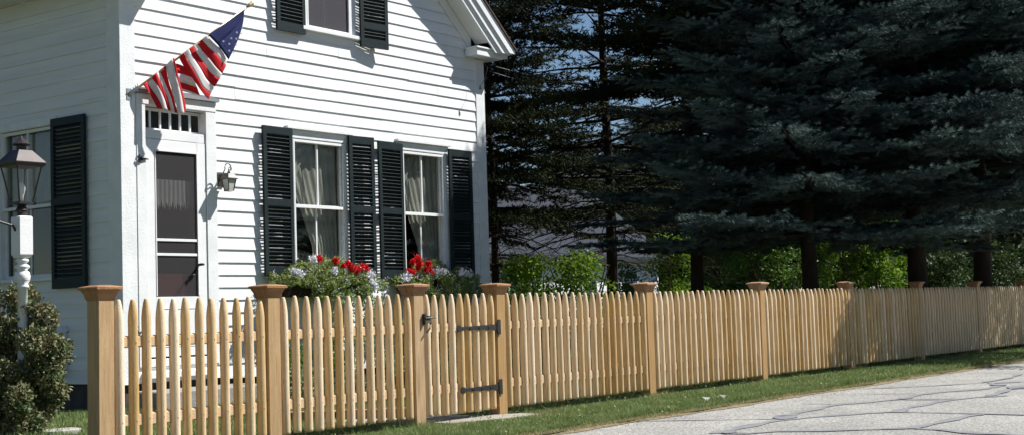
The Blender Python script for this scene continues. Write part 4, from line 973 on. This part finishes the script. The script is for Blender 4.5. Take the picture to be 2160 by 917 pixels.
# ---- unseen trees left and opposite, added to cut sky fill (mirrored in the panes)
def broadleaf(x, y, h_, r_, n, lb, seed):
    rr = np.random.default_rng(seed); e = empty('unseen_tree', (x, y, 0), lb, 'tree', 'unseen broadleaf trees added to cut sky fill')
    bl = [((x+rr.normal()*r_*.45, y+rr.normal()*r_*.45, h_*.42+rr.uniform(0, .58)*h_), (r_*.28,)*2+(r_*.2,), 1) for _ in range(45)]
    leafy('crown', clump_points(n, bl), .22, M['shadeleaf'], None, None, parent=e); MB().tube([(x, y, -.1), (x+.1, y, h_*.4), (x, y+.1, h_*.85)], [.22, .15, .04], 8).build('trunk', M['bark'], e)
broadleaf(2.2, 8.5, 8, 3.0, 6000, 'unseen broadleaf tree added left of the house', 1); broadleaf(-5, 7, 7.5, 2.8, 6000, 'unseen broadleaf tree added well left of the fence', 3)
for k in range(6): broadleaf(-8+9*k, -17-1.5*(k % 2), 8.5, 4.2, 5000, 'unseen broadleaf tree added across the road', 10+k)
broadleaf(-6, 17, 9, 3.6, 4000, 'unseen broadleaf tree added farther left of the house', 2)

# ---- cables and a small wire loop at the house corner
c0 = Vector((15.44, 4.5, 4.30))
for k, (dz, y2, lb) in enumerate(((0, 9.0, 'upper thin dark cable running from the gable corner into the trees'), (-.09, 9.4, 'lower thin dark cable running from the gable corner into the trees'))):
    p1 = Vector((36, y2, 7.2-.4*k)); pts = []
    for i in range(17): t = i/16; p = (c0+Vector((0, 0, dz)))*(1-t)+p1*t; p.z -= 1.0*4*t*(1-t)*.6; pts.append(tuple(p))
    tag(MB().tube(pts, .009, 5).build('cable', M['iron'], smooth=True), lb, 'cable', 'service cables at the gable')
W0 = at(982, 200, DH); W1 = at(966, 247, DH); sv = np.array([1.3, -1, 1.88])
A = W0+sv*.20; Bq = W1+sv*.20
mb = MB(); mb.tube([tuple(A+np.array([.0, .05, .05])), tuple(A), tuple((A+Bq)/2+np.array([.012, 0, 0])), tuple(Bq+np.array([0, 0, .05]))], .004, 5); mb.tube([tuple(Bq+np.array([0, 0, .06])), tuple(Bq)], [.008, .018], 8)
mb.tube([tuple(A+np.array([.0, .05, .05])), (15.43, 4.55, 4.30)], .004, 5); tag(mb.build('wire_drop', M['iron']), 'thin wire with a small weight hanging at the right corner of the gable', 'wire')

nw = 1500; wx_ = 5.6+20*RNG.uniform(0, 1, nw)**1.4; wy_ = RNG.uniform(-1.22, .05, nw)
o = leafy('weeds', np.stack([wx_, wy_, RNG.uniform(.02, .045, nw)], 1), .024, mat('weed_leaves', (.20, .27, .10), .6, (.34, .36, .18), 9., transl=.2), 'small pale weeds and clover scattered through the grass strip', 'weeds'); o['kind'] = 'stuff'
nw = 1100; wx_ = 5.6+24*RNG.uniform(0, 1, nw)**1.3; wy_ = -1.27+RNG.normal(size=nw)*.16
o = leafy('leaf_litter', np.stack([wx_, wy_, np.where(wy_ < -1.26, -.027, .012)], 1), .014, mat('dead_leaves', (.24, .17, .09), .9, (.38, .30, .17), 9.), 'brown crumbs of dead leaves along the road edge', 'leaf litter'); o['kind'] = 'stuff'
# ---- litter on the verge
for u, v, lb in ((1490, 843, 'larger pale scrap lying in the grass beside the road'), (1524, 838, 'smaller pale scrap lying in the grass beside the road')):
    c = atz(u, v, .03); mb = MB(); s_ = .045 if u < 1500 else .03
    mb.add([(c[0]-s_, c[1]-.03, .03), (c[0], c[1]-.04, .055), (c[0]+s_, c[1], .035), (c[0]+s_*.6, c[1]+.04, .05), (c[0]-s_*.5, c[1]+.03, .06), (c[0]-s_, c[1]-.03, .028), (c[0], c[1]-.04, .053), (c[0]+s_, c[1], .033), (c[0]+s_*.6, c[1]+.04, .048), (c[0]-s_*.5, c[1]+.03, .058)], [(0, 1, 2, 3, 4), (9, 8, 7, 6, 5), (0, 5, 6, 1), (1, 6, 7, 2), (2, 7, 8, 3), (3, 8, 9, 4), (4, 9, 5, 0)])
    tag(mb.build('paper_scrap', M['paper']), lb, 'litter')
